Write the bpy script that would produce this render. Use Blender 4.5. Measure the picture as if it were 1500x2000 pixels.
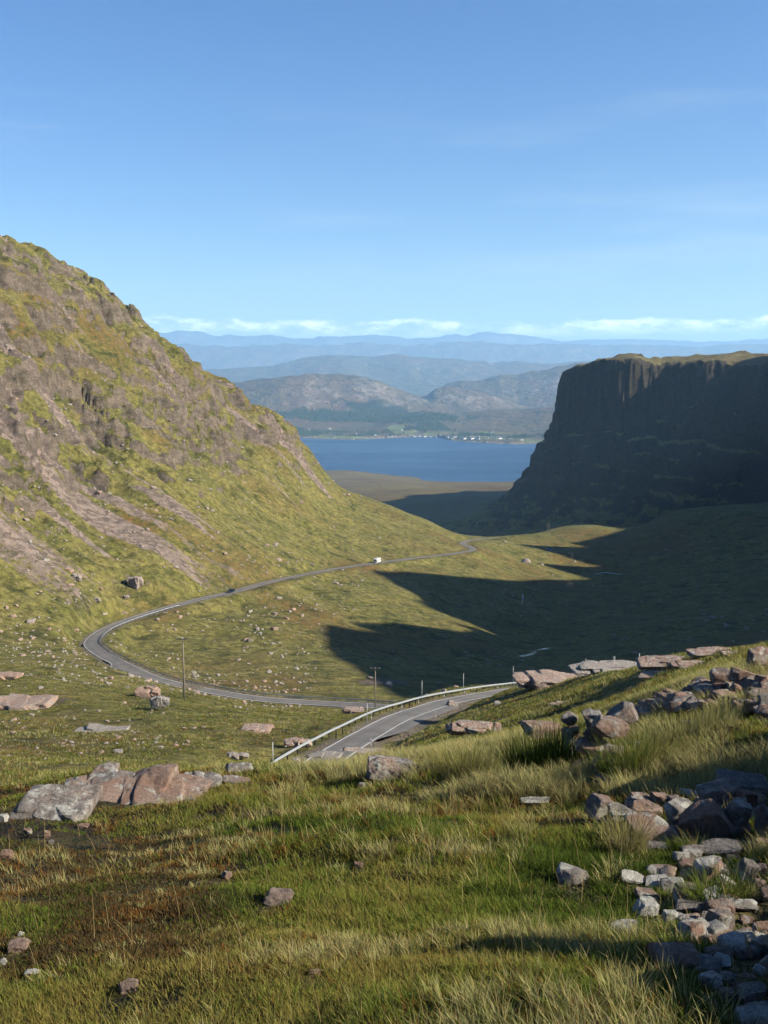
import bpy, bmesh, math, random
import numpy as np
from mathutils import Vector, Matrix

scene = bpy.context.scene
for o in list(bpy.data.objects): bpy.data.objects.remove(o)
COL = scene.collection

# ------------------------------------------------------------------ camera
cam_d = bpy.data.cameras.new("camera"); cam = bpy.data.objects.new("camera", cam_d); COL.objects.link(cam)
cam.location = (0, 0, 380.0)
cam.rotation_euler = (math.radians(90-7.76), 0, 0)
cam_d.sensor_fit = 'VERTICAL'; cam_d.sensor_height = 36.0; cam_d.lens = 36.0*1945/2000
cam_d.clip_start = 0.1; cam_d.clip_end = 90000
scene.camera = cam

# ------------------------------------------------------------------ light
SUN_AZ, SUN_EL = math.radians(106.0), math.radians(30.0)
world = bpy.data.worlds.new("World"); scene.world = world; world.use_nodes = True
def build_world():
    nt = world.node_tree; nt.nodes.clear()
    out = nt.nodes.new('ShaderNodeOutputWorld'); bg = nt.nodes.new('ShaderNodeBackground')
    sky = nt.nodes.new('ShaderNodeTexSky'); sky.sky_type = 'NISHITA'; sky.sun_disc = False
    sky.sun_elevation = SUN_EL; sky.sun_rotation = SUN_AZ
    sky.altitude = 400; sky.air_density = 1.0; sky.dust_density = 0.4; sky.ozone_density = 2.2
    bg.inputs['Strength'].default_value = 0.054
    # thin high cirrus and a bank of low cumulus along the horizon, as directions on the sky
    tc = nt.nodes.new('ShaderNodeTexCoord'); sep = nt.nodes.new('ShaderNodeSeparateXYZ'); nt.links.new(tc.outputs['Generated'], sep.inputs[0])
    def M(op, a, b=None, c=None):
        n = nt.nodes.new('ShaderNodeMath'); n.operation = op
        for i, v in enumerate((a, b, c)):
            if v is None: continue
            if isinstance(v, (int, float)): n.inputs[i].default_value = v
            else: nt.links.new(v, n.inputs[i])
        return n.outputs[0]
    def MR(v, a, b, c=0.0, d=1.0):
        n = nt.nodes.new('ShaderNodeMapRange'); n.interpolation_type = 'SMOOTHSTEP'
        for i, q in enumerate((v, a, b, c, d)):
            if isinstance(q, (int, float)): n.inputs[i].default_value = q
            else: nt.links.new(q, n.inputs[i])
        return n.outputs[0]
    def noise(scale, sx, sy, sz, det, rough=0.55, off=(0, 0, 0)):
        m = nt.nodes.new('ShaderNodeMapping'); m.inputs['Scale'].default_value = (sx, sy, sz); m.inputs['Location'].default_value = off
        nt.links.new(tc.outputs['Generated'], m.inputs[0])
        n = nt.nodes.new('ShaderNodeTexNoise'); n.inputs['Scale'].default_value = scale; n.inputs['Detail'].default_value = det; n.inputs['Roughness'].default_value = rough
        nt.links.new(m.outputs[0], n.inputs[0]); return n.outputs[0]
    z = sep.outputs['Z']; x = sep.outputs['X']
    top = M('MULTIPLY_ADD', noise(14, 1, 1, 2.0, 8, 0.65), 0.030, 0.040)          # ragged tops of the cloud bank
    band = M('MULTIPLY', MR(M('SUBTRACT', top, z), -0.0015, 0.0035), MR(z, 0.035, 0.050))
    lump = MR(noise(26, 1, 1, 2.6, 9, 0.68, (3, 1, 0)), 0.40, 0.66)
    cum = M('MULTIPLY', band, lump)
    veil = M('MULTIPLY', MR(noise(2.6, 1, 1, 9.0, 6, 0.6, (0.4, 0, 0.3)), 0.50, 0.74), MR(z, 0.05, 0.12))
    veil = M('MULTIPLY', M('MULTIPLY', veil, MR(z, 0.34, 0.16)), 0.20)
    mix1 = nt.nodes.new('ShaderNodeMix'); mix1.data_type = 'RGBA'; mix1.inputs['B'].default_value = (6.0, 6.3, 6.6, 1)
    mix2 = nt.nodes.new('ShaderNodeMix'); mix2.data_type = 'RGBA'; mix2.inputs['B'].default_value = (17.0, 17.0, 17.5, 1)
    gm = nt.nodes.new('ShaderNodeHueSaturation'); gm.inputs['Saturation'].default_value = 1.28; gm.inputs['Hue'].default_value = 0.512; nt.links.new(sky.outputs[0], gm.inputs['Color'])
    nt.links.new(gm.outputs[0], mix1.inputs['A']); nt.links.new(veil, mix1.inputs['Factor'])
    nt.links.new(mix1.outputs['Result'], mix2.inputs['A']); nt.links.new(M('MULTIPLY', cum, 0.85), mix2.inputs['Factor'])
    nt.links.new(mix2.outputs['Result'], bg.inputs[0]); nt.links.new(bg.outputs[0], out.inputs[0])
build_world()
sun_d = bpy.data.lights.new("sun", 'SUN'); sun_o = bpy.data.objects.new("sun", sun_d); COL.objects.link(sun_o)
sun_d.energy = 5.0; sun_d.angle = math.radians(0.5); sun_d.color = (1.0, 0.92, 0.76)
sun_o.rotation_euler = Vector((math.sin(SUN_AZ)*math.cos(SUN_EL), math.cos(SUN_AZ)*math.cos(SUN_EL), math.sin(SUN_EL))).to_track_quat('Z', 'Y').to_euler()
sun_o.location = (600, -200, 900)
scene.view_settings.view_transform = 'Standard'; scene.view_settings.look = 'None'
scene.view_settings.exposure = 1.5; scene.view_settings.gamma = 1.0
scene.render.engine = 'CYCLES'
scene.cycles.use_adaptive_sampling = True; scene.cycles.adaptive_threshold = 0.03
scene.cycles.max_bounces = 6; scene.cycles.diffuse_bounces = 3; scene.cycles.volume_bounces = 1; scene.cycles.transmission_bounces = 3
scene.cycles.use_denoising = True

# ------------------------------------------------------------------ helpers for objects
def link(o, parent=None):
    COL.objects.link(o)
    if parent is not None: o.parent = parent
    return o
def tag(o, label=None, cat=None, group=None, kind=None):
    if label: o["label"] = label
    if cat: o["category"] = cat
    if group: o["group"] = group
    if kind: o["kind"] = kind
    return o
def empty(name, loc=(0, 0, 0), rz=0.0):
    o = bpy.data.objects.new(name, None); o.empty_display_size = 0.3
    o.location = loc; o.rotation_euler = (0, 0, rz); return link(o)
def np_mesh(name, V, F, material, smooth=True, attrs=None, parent=None):
    """a mesh from arrays; F is (n, k) with k = 3 or 4"""
    me = bpy.data.meshes.new(name); V = np.asarray(V, np.float32); F = np.asarray(F, np.int32)
    me.vertices.add(len(V)); me.vertices.foreach_set('co', V.ravel())
    me.loops.add(F.size); me.loops.foreach_set('vertex_index', F.ravel())
    me.polygons.add(len(F)); me.polygons.foreach_set('loop_start', np.arange(len(F), dtype=np.int32)*F.shape[1])
    me.polygons.foreach_set('use_smooth', np.full(len(F), smooth))
    me.update(calc_edges=True)
    for k, v in (attrs or {}).items():
        v = np.asarray(v, np.float32)
        if v.ndim == 1:
            a = me.attributes.new(k, 'FLOAT', 'POINT'); a.data.foreach_set('value', v)
        else:
            a = me.color_attributes.new(k, 'FLOAT_COLOR', 'POINT')
            c = np.ones((len(v), 4), np.float32); c[:, :3] = v; a.data.foreach_set('color', c.ravel())
    me.materials.append(material)
    o = bpy.data.objects.new(name, me); return link(o, parent)
class MB:
    """collects boxes, tubes and sheets; build() links them as one mesh object"""
    def __init__(s): s.bm = bmesh.new()
    def box(s, c, size, rot=None, bevel=0.0):
        r = bmesh.ops.create_cube(s.bm, size=1.0); vs = r['verts']
        M = Matrix.Translation(c) @ (rot.to_4x4() if rot else Matrix.Identity(4)) @ Matrix.Diagonal((*size, 1))
        bmesh.ops.transform(s.bm, matrix=M, verts=vs)
        if bevel > 0:
            es = list({e for v in vs for e in v.link_edges}); bmesh.ops.bevel(s.bm, geom=es, offset=bevel, segments=2, affect='EDGES')
        return s
    def tube(s, a, b, r0, r1=None, n=10):
        a = Vector(a); b = Vector(b); r1 = r0 if r1 is None else r1; d = b-a
        r = bmesh.ops.create_cone(s.bm, cap_ends=True, segments=n, radius1=r0, radius2=r1, depth=d.length)
        bmesh.ops.transform(s.bm, matrix=Matrix.Translation((a+b)/2) @ d.to_track_quat('Z', 'Y').to_matrix().to_4x4(), verts=r['verts'])
        return s
    def prism(s, prof, w):
        """side profile (y, z) list extruded across x by w"""
        L = [s.bm.verts.new((-w/2, y, z)) for y, z in prof]; R = [s.bm.verts.new((w/2, y, z)) for y, z in prof]
        n = len(prof); s.bm.faces.new(L[::-1]); s.bm.faces.new(R)
        for i in range(n): s.bm.faces.new((L[i], L[(i+1) % n], R[(i+1) % n], R[i]))
        bmesh.ops.recalc_face_normals(s.bm, faces=s.bm.faces); return s
    def build(s, name, m, parent=None, smooth=False):
        me = bpy.data.meshes.new(name); bmesh.ops.recalc_face_normals(s.bm, faces=s.bm.faces); s.bm.to_mesh(me); s.bm.free()
        me.materials.append(m)
        if smooth: me.polygons.foreach_set('use_smooth', [True]*len(me.polygons))
        return link(bpy.data.objects.new(name, me), parent)
def copy_tree(o, parent=None):
    c = o.copy(); COL.objects.link(c); c.parent = parent
    for ch in o.children: copy_tree(ch, c)
    return c
# ------------------------------------------------------------------ terrain mathematics (world metres, eye at z = 380)
EYE = 380.0
PITCH = math.radians(7.76)
FOC = 1945.0
CP_, SP_ = math.cos(PITCH), math.sin(PITCH)
SUN_AZ, SUN_EL = math.radians(106.0), math.radians(30.0)
SUN = np.array([math.sin(SUN_AZ)*math.cos(SUN_EL), math.cos(SUN_AZ)*math.cos(SUN_EL), math.sin(SUN_EL)])

def ray(px, py):
    """slopes X/Y and Z/Y of the line of sight through a point of the 1500 x 2000 photograph"""
    u = (1000.0 - np.asarray(py, float)) / FOC
    r = (np.asarray(px, float) - 750.0) / FOC
    y = CP_ + u*SP_
    return r/y, (-SP_ + u*CP_)/y
def at(px, py, D):
    a, t = ray(px, py)
    return np.array([a*D, D*1.0, EYE + t*D])
def pix(x, y, z):
    """the reverse of at(): used only to check positions"""
    zc = z - EYE
    d = y*CP_ - zc*SP_
    return 750 + FOC*x/d, 1000 - FOC*(y*SP_ + zc*CP_)/d

def hash2(ix, iy, seed):
    h = (ix.astype(np.int64)*374761393 + iy.astype(np.int64)*668265263 + seed*974634777) & 0xffffffff
    h = ((h ^ (h >> 13))*1274126177) & 0xffffffff
    h = ((h ^ (h >> 16))*2246822519) & 0xffffffff
    return ((h ^ (h >> 15)) & 0xffffff)/float(0xffffff)
def vnoise(x, y, seed=0):
    x = np.asarray(x, float); y = np.asarray(y, float)
    ix = np.floor(x); iy = np.floor(y)
    fx = x-ix; fy = y-iy
    fx = fx*fx*fx*(fx*(fx*6-15)+10); fy = fy*fy*fy*(fy*(fy*6-15)+10)
    a = hash2(ix, iy, seed); b = hash2(ix+1, iy, seed); c = hash2(ix, iy+1, seed); d = hash2(ix+1, iy+1, seed)
    return (a*(1-fx)+b*fx)*(1-fy) + (c*(1-fx)+d*fx)*fy - 0.5
def fbm(x, y, seed=0, octs=5, gain=0.5):
    s = 0.0; a = 1.0; n = 0.0
    for k in range(octs):
        ca, sa = math.cos(0.6*k), math.sin(0.6*k)
        s = s + a*vnoise((x*ca-y*sa)*2**k + 17.3*k, (x*sa+y*ca)*2**k - 9.1*k, seed+k)
        n += a; a *= gain
    return s/n*2.0          # about -1..1
def sstep(a, b, x):
    t = np.clip((x-a)/(b-a), 0, 1); return t*t*(3-2*t)

# (column, row, distance) : what the photograph shows there and how far off it stands
CPTS = """
0 2000 3.0|375 2000 2.8|750 2000 2.6|1125 2000 2.45|1500 2000 2.4
0 1850 4.3|375 1850 4.0|750 1850 3.7|1125 1850 3.5|1500 1850 3.3
0 1700 7.0|375 1700 6.4|750 1700 5.8|1125 1700 5.3|1500 1700 5.0
0 1600 10.5|375 1600 9.5|750 1600 8.6|1125 1600 7.8|1500 1600 7.0
0 1550 13|160 1545 13.5|300 1530 14|500 1512 15|750 1508 14.5|950 1480 14|1125 1500 11.5|1300 1500 9.8|1500 1500 8.6
0 1560 30|0 1520 55|300 1535 30|300 1510 55|500 1528 30|500 1515 60|700 1520 30|700 1512 60|700 1480 92|850 1480 30|850 1450 60|560 1500 85
950 1455 22|950 1440 45|925 1430 75|900 1408 100|960 1372 125|1035 1334 158|1100 1430 22|1100 1390 50|1100 1345 105|1090 1322 145
1200 1405 20|1200 1350 50|1200 1308 110|1300 1420 13|1300 1380 17|1300 1340 32|1300 1295 75|1400 1400 12.5|1400 1345 17|1400 1300 40|1400 1272 60|1500 1400 11|1500 1345 14.5|1490 1300 24|1500 1268 42
1100 1352 210|1100 1330 330|1200 1340 160|1200 1335 330|1300 1330 110|1300 1340 300|1480 1310 70|1480 1345 170|1480 1325 280|1000 1356 260
613 1482 98|704 1462 104|678 1440 112|737 1440 112|730 1413 128|805 1402 131|805 1384 148|870 1382 150|870 1363 166|1015 1339 192|960 1350 178|1040 1338 215
790 1385 200|900 1362 260|590 1440 116|530 1488 92|640 1410 138|720 1392 175|860 1345 230
300 1482 85|100 1485 85|0 1455 95|300 1440 106|300 1400 132|100 1405 125|100 1350 165|0 1300 230|100 1300 240|360 1362 166|500 1440 110|500 1400 150|500 1375 215|500 1366 256|600 1420 135|600 1380 235|420 1400 140|180 1330 215
775 1380 243|700 1377 250|600 1372 254|430 1353 262|360 1341 266|300 1325 272|255 1303 282|215 1285 296|185 1266 315|177 1254 332|190 1240 348|215 1225 362|260 1207 380|330 1186 400|400 1168 422|455 1156 440|520 1138 470|600 1121 530|680 1107 585|738 1100 620|800 1092 655|870 1083 700|915 1077 735|925 1073 755|903 1062 800|940 1053 850
500 1300 320|500 1230 385|700 1320 310|700 1250 400|900 1320 350|900 1250 430|700 1160 500|900 1160 560|1100 1200 560|1050 1270 450|1150 1130 760|1000 1100 760|1200 1250 460|1400 1200 520|1300 1100 780|1500 1150 620|1300 1000 1050|1500 1000 900|1500 1230 440
900 1045 880|1000 1049 950|1080 1038 1060|1160 1030 1120|1250 1040 1080|900 1085 1100|1000 1100 1200|1100 1090 1350|1250 1080 1300|930 1000 1750|800 980 1950|1000 985 1900
0 464 640|50 486 650|100 516 665|150 540 675|215 574 690|270 612 705|320 646 720|370 690 740|480 775 780|560 825 800|600 865 815|640 935 830|700 965 840|760 985 850|830 1015 865
0 470 760|0 540 1000|320 680 850|320 780 1100|480 850 950|600 930 950|640 1000 1000|760 1040 1000
0 600 560|0 800 470|0 1000 390|0 1200 330|150 800 560|150 1000 445|150 1150 370|320 800 620|320 1000 490|320 1150 400|480 900 690|480 1000 590|480 1100 490|600 950 740|600 1040 630|750 1040 720
650 918 4050|750 925 3900|850 940 3620|1000 940 3620|700 950 2700|900 960 2500|1100 950 2700|500 925 4050|300 925 4050|0 925 4050|1250 940 3650|1500 940 3650|700 935 3300|750 925 4500|1000 930 4500|300 925 4600|1400 930 4600
0 800 1500|0 950 2500|300 880 1500|300 940 2500|600 990 1500|600 965 2500|1300 1000 1700|1500 1000 1700|1400 950 2700
"""
def _controls():
    th, lr, tv = [], [], []
    for tok in CPTS.replace("\n", "|").split("|"):
        if not tok.strip(): continue
        px, py, D = map(float, tok.split())
        a, t = ray(px, py)
        x = a*D; r = math.hypot(x, D)
        th.append(math.atan2(x, D)); lr.append(math.log(r)); tv.append(t*D/r)
    R = math.radians
    def add(deg, r, z): th.append(R(deg)); lr.append(math.log(r)); tv.append(z/r)
    for s, tab in ((-45, ((3, -2.0), (15, -6), (60, -20), (200, -50), (400, -30), (800, 120), (2000, 0), (4500, -360))),
                   (-90, ((3, -1.9), (15, -5), (60, -12), (200, -20), (400, 0), (800, 120), (2000, 100), (4500, -100))),
                   (38, ((3, -1.7), (15, -4.2), (60, -15), (200, -60), (450, -110), (900, -125), (2000, -220), (4500, -380))),
                   (62, ((3, -1.6), (15, -3.2), (60, -10), (200, -42), (450, -80), (900, -110), (2000, -150), (4500, -300))),
                   (92, ((3, -1.55), (15, -2.2), (60, -6), (200, -24), (450, -40), (900, -60), (2000, -50))),
                   (150, ((3, -1.5), (15, -1.4), (60, -2), (200, -2), (900, 20))),
                   (-150, ((3, -1.6), (15, -1.8), (60, -4), (200, -4), (900, 40)))):
        for r, z in tab: add(s, r, z)
    for s in (-90, -30, 0, 30, 90, 179): add(s, 0.6, -1.62)
    return np.array(th), np.array(lr), np.array(tv)
TH_K = 3.2
def _rbf_fit():
    th, lr, tv = _controls()
    P = np.stack([th*TH_K, lr], 1); n = len(P)
    d2 = ((P[:, None]-P[None])**2).sum(-1)
    K = np.where(d2 > 0, 0.5*d2*np.log(np.maximum(d2, 1e-12)), 0) + np.eye(n)*2e-3
    A = np.zeros((n+3, n+3)); A[:n, :n] = K; A[:n, n] = 1; A[:n, n+1:] = P; A[n, :n] = 1; A[n+1:, :n] = P.T
    b = np.zeros(n+3); b[:n] = tv
    return P, np.linalg.solve(A, b)
RBF_P, RBF_W = _rbf_fit()
def base(x, y):
    """the smooth lie of the land, relative to the eye"""
    x = np.asarray(x, float); y = np.asarray(y, float)
    sh = x.shape; x = x.ravel(); y = y.ravel()
    r = np.maximum(np.hypot(x, y), 0.4); q0 = np.arctan2(x, y)*TH_K; q1 = np.log(r)
    out = np.empty_like(r)
    for i in range(0, len(r), 40000):
        s = slice(i, i+40000)
        d2 = (q0[s, None]-RBF_P[None, :, 0])**2 + (q1[s, None]-RBF_P[None, :, 1])**2
        out[s] = (0.5*d2*np.log(np.maximum(d2, 1e-12))) @ RBF_W[:-3] + RBF_W[-3] + RBF_W[-2]*q0[s] + RBF_W[-1]*q1[s]
    return (out*r).reshape(sh)

# plateau of the right hand mountain: edge polyline (x, y, z) in plan, cliffs fall off its left and front
EDGE = np.array([(430, 1960, -20), (335, 1740, 5), (286, 1600, 4), (269, 1500, 14), (291, 1450, 15), (312, 1440, 24), (345, 1402, 27), (372, 1404, 22), (405, 1400, 16), (440, 1352, 22), (475, 1330, 15), (505, 1295, 18), (560, 1260, 20), (640, 1210, 34)], float)
for _k in range(2):      # ease the corners of the rim
    _a, _b = EDGE[:-1], EDGE[1:]; EDGE = np.concatenate([EDGE[:1], np.stack([0.75*_a+0.25*_b, 0.25*_a+0.75*_b], 1).reshape(-1, 3), EDGE[-1:]])
def seg_dist(x, y, poly, chunk=20000):
    """distance to a polyline, signed (+ on its right hand side), with the foot's index position and interpolated z"""
    x = np.asarray(x, float).ravel(); y = np.asarray(y, float).ravel()
    best = np.full(x.shape, 1e18); sg = np.ones(x.shape); zz = np.zeros(x.shape); ss = np.zeros(x.shape)
    for k in range(len(poly)-1):
        ax, ay, az = poly[k][:3]; bx, by, bz = poly[k+1][:3]
        dx, dy = bx-ax, by-ay; L2 = dx*dx+dy*dy
        t = np.clip(((x-ax)*dx+(y-ay)*dy)/L2, 0, 1)
        ex = x-(ax+t*dx); ey = y-(ay+t*dy); d = ex*ex+ey*ey
        m = d < best
        best = np.where(m, d, best); sg = np.where(m, np.sign(dy*ex-dx*ey), sg)
        zz = np.where(m, az+(bz-az)*t, zz); ss = np.where(m, k+t, ss)
    return np.sqrt(best), sg, zz, ss
PROF_D = np.array([-400, -60, -14, -4, 3, 7, 12, 23, 46, 58, 81, 100, 125, 200, 330, 500, 900.])
PROF_Z = np.array([-20, 12, 4, 0, -6, -16, -38, -88, -120, -146, -181, -200, -215, -245, -290, -340, -440.])

# the mountains out of frame to the right, whose skyline throws the big shadows across the valley floor
RIDGE = np.array([(760, 1560), (690, 1330), (650, 1050), (600, 800), (545, 600), (430, 330), (350, 120), (300, -60)], float)
RIDGE = np.concatenate([RIDGE, np.zeros((len(RIDGE), 1))], 1)
SHADE = """1450 702 1330 0|1310 780 1380 0|1225 1036 1110 0|1003 1063 930 2|1110 1063 980 0|1150 1069 980 0|1085 1086 890 2|1110 1090 880 0|1055 1098 860 2|1190 1104 850 0|1165 1126 760 0|1085 1131 750 0|1000 1134 740 1
900 1127 700 1|800 1115 660 1|727 1112 590 3|762 1142 530 1|820 1168 490 1|832 1190 470 1|870 1216 450 1|925 1234 440 1|980 1244 430 0|900 1239 430 1|830 1228 430 1|768 1218 425 2|790 1242 400 0|730 1232 400 1|680 1219 400 1|640 1225 400 3|632 1245 395 2|652 1275 370 1|700 1316 330 1|760 1350 280 1|800 1362 250 1"""
def hit(px, py, D0=2.0, D1=6000.0, n=2500, fn=None, lo=None):
    """first point of the land along a line of sight, by marching away from the eye"""
    fn = fn or height
    a, t = ray(px, py)
    D = np.exp(np.linspace(math.log(D0), math.log(D1), n))
    h = fn(a*D, D)
    k = np.nonzero(h > t*D)[0]
    if len(k) == 0: return None
    k = k[0]
    if k > 0:
        g0 = h[k-1]-t*D[k-1]; g1 = h[k]-t*D[k]; w = g0/(g0-g1) if g1 != g0 else 1.0
        Dk = D[k-1]+(D[k]-D[k-1])*w
    else: Dk = D[0]
    return np.array([a*Dk, Dk, EYE+t*Dk])
def _skyline():
    saz = np.array([math.sin(SUN_AZ), math.cos(SUN_AZ)]); te = math.tan(SUN_EL)
    pts = []
    for tok in SHADE.replace("\n", "|").split("|"):
        px, py, D, k = map(float, tok.split())
        if py > 900:
            P = hit(px, py, D0=D*0.7, D1=D*1.4, n=900, fn=base)
            if P is None: P = at(px, py, D)
        else: P = at(px, py, D)
        best = None
        for j in range(len(RIDGE)-1):
            A = RIDGE[j][:2]; B = RIDGE[j+1][:2]
            M = np.array([[saz[0], A[0]-B[0]], [saz[1], A[1]-B[1]]])
            L, s = np.linalg.solve(M, A-P[:2])
            if -1e-6 <= s <= 1+1e-6 and L > 0: best = (j+s, P[2]-EYE+L*te)
        if best: pts.append((best[0], best[1], px, py, P[1]))
    pts.sort()
    return pts
# ------------------------------------------------------------------ the road's course
ROAD_PIX = """560 1545 84|605 1507 92|658 1470 101|708 1440 113|768 1407 130|805 1392 140|870 1372 159|940 1358 177|1015 1346 196|1050 1341 212|1085 1345 232|1092 1354 250|1060 1364 262|980 1371 262|880 1376 252|775 1380 245
700 1377 250|600 1372 254|500 1364 257|430 1353 262|360 1340 267|300 1324 273|255 1304 283|215 1285 297|187 1266 315|179 1254 331|190 1240 348|215 1225 363|262 1207 381|330 1186 401|400 1168 422|455 1156 440|520 1138 470|600 1121 530|680 1107 585|738 1099 620|800 1091 655|870 1083 700|913 1077 735|924 1073 755|915 1067 775|903 1062 800|912 1057 825|940 1053 850|985 1051 900"""
def _road():
    P = np.array([at(*map(float, t.split())) for t in ROAD_PIX.replace("\n", "|").split("|")])
    out = []
    n = len(P)
    for i in range(n-1):                                  # Catmull-Rom
        p0, p1, p2, p3 = P[max(i-1, 0)], P[i], P[i+1], P[min(i+2, n-1)]
        m = max(2, int(np.linalg.norm(p2-p1)/1.5))
        for k in range(m):
            t = k/m
            out.append(0.5*((2*p1)+(-p0+p2)*t+(2*p0-5*p1+4*p2-p3)*t*t+(-p0+3*p1-3*p2+p3)*t**3))
    out.append(P[-1]); out = np.array(out)
    for c in (0, 1, 2):                                   # ease the kinks
        for _ in range(10 if c == 2 else 3):
            out[1:-1, c] = (out[:-2, c]+2*out[1:-1, c]+out[2:, c])/4
    return out
ROAD = _road()
ROAD_S = np.concatenate([[0], np.cumsum(np.hypot(*np.diff(ROAD[:, :2], axis=0).T))])
_T = np.gradient(ROAD[:, :2], axis=0); _T /= np.linalg.norm(_T, axis=1)[:, None]
ROAD_N = np.stack([_T[:, 1], -_T[:, 0]], 1)               # right hand normal
def road_at(px, D):
    """index of the road sample nearest a picture column and distance"""
    a, _ = ray(px, 1200.0)
    return int(np.argmin((ROAD[:, 0]-a*D)**2+(ROAD[:, 1]-D)**2))
I_NEAR_END = road_at(1040, 206); I_BEND = road_at(187, 315); I_LAY0 = road_at(345, 269); I_LAY1 = road_at(243, 286)
HW_L = np.full(len(ROAD), 1.95); HW_R = np.full(len(ROAD), 1.95)
_i = np.arange(len(ROAD))
HW_R += 1.9*sstep(road_at(700, 112), road_at(740, 122), _i)*(1-sstep(road_at(850, 152), road_at(880, 162), _i))
HW_L += 2.9*sstep(I_LAY0-4, I_LAY0+16, _i)*(1-sstep(I_LAY1-2, I_LAY1+4, _i))
_b = np.exp(-((_i-I_BEND)/22.0)**2); HW_L += 0.9*_b; HW_R += 0.5*_b

_SKY = _skyline()
_SKS = np.array([0, 0.6] + [p[0] for p in _SKY] + [6.05, 6.4, 7.0]); _SKH = np.array([60, 75] + [p[1] for p in _SKY] + [55, 25, -5])
_o = np.argsort(_SKS); _SKS = _SKS[_o]; _SKH = _SKH[_o]

def smax(a, b, k):
    m = np.clip(0.5+0.5*(a-b)/k, 0, 1)
    return b*(1-m)+a*m+k*m*(1-m)*0.5

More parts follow.
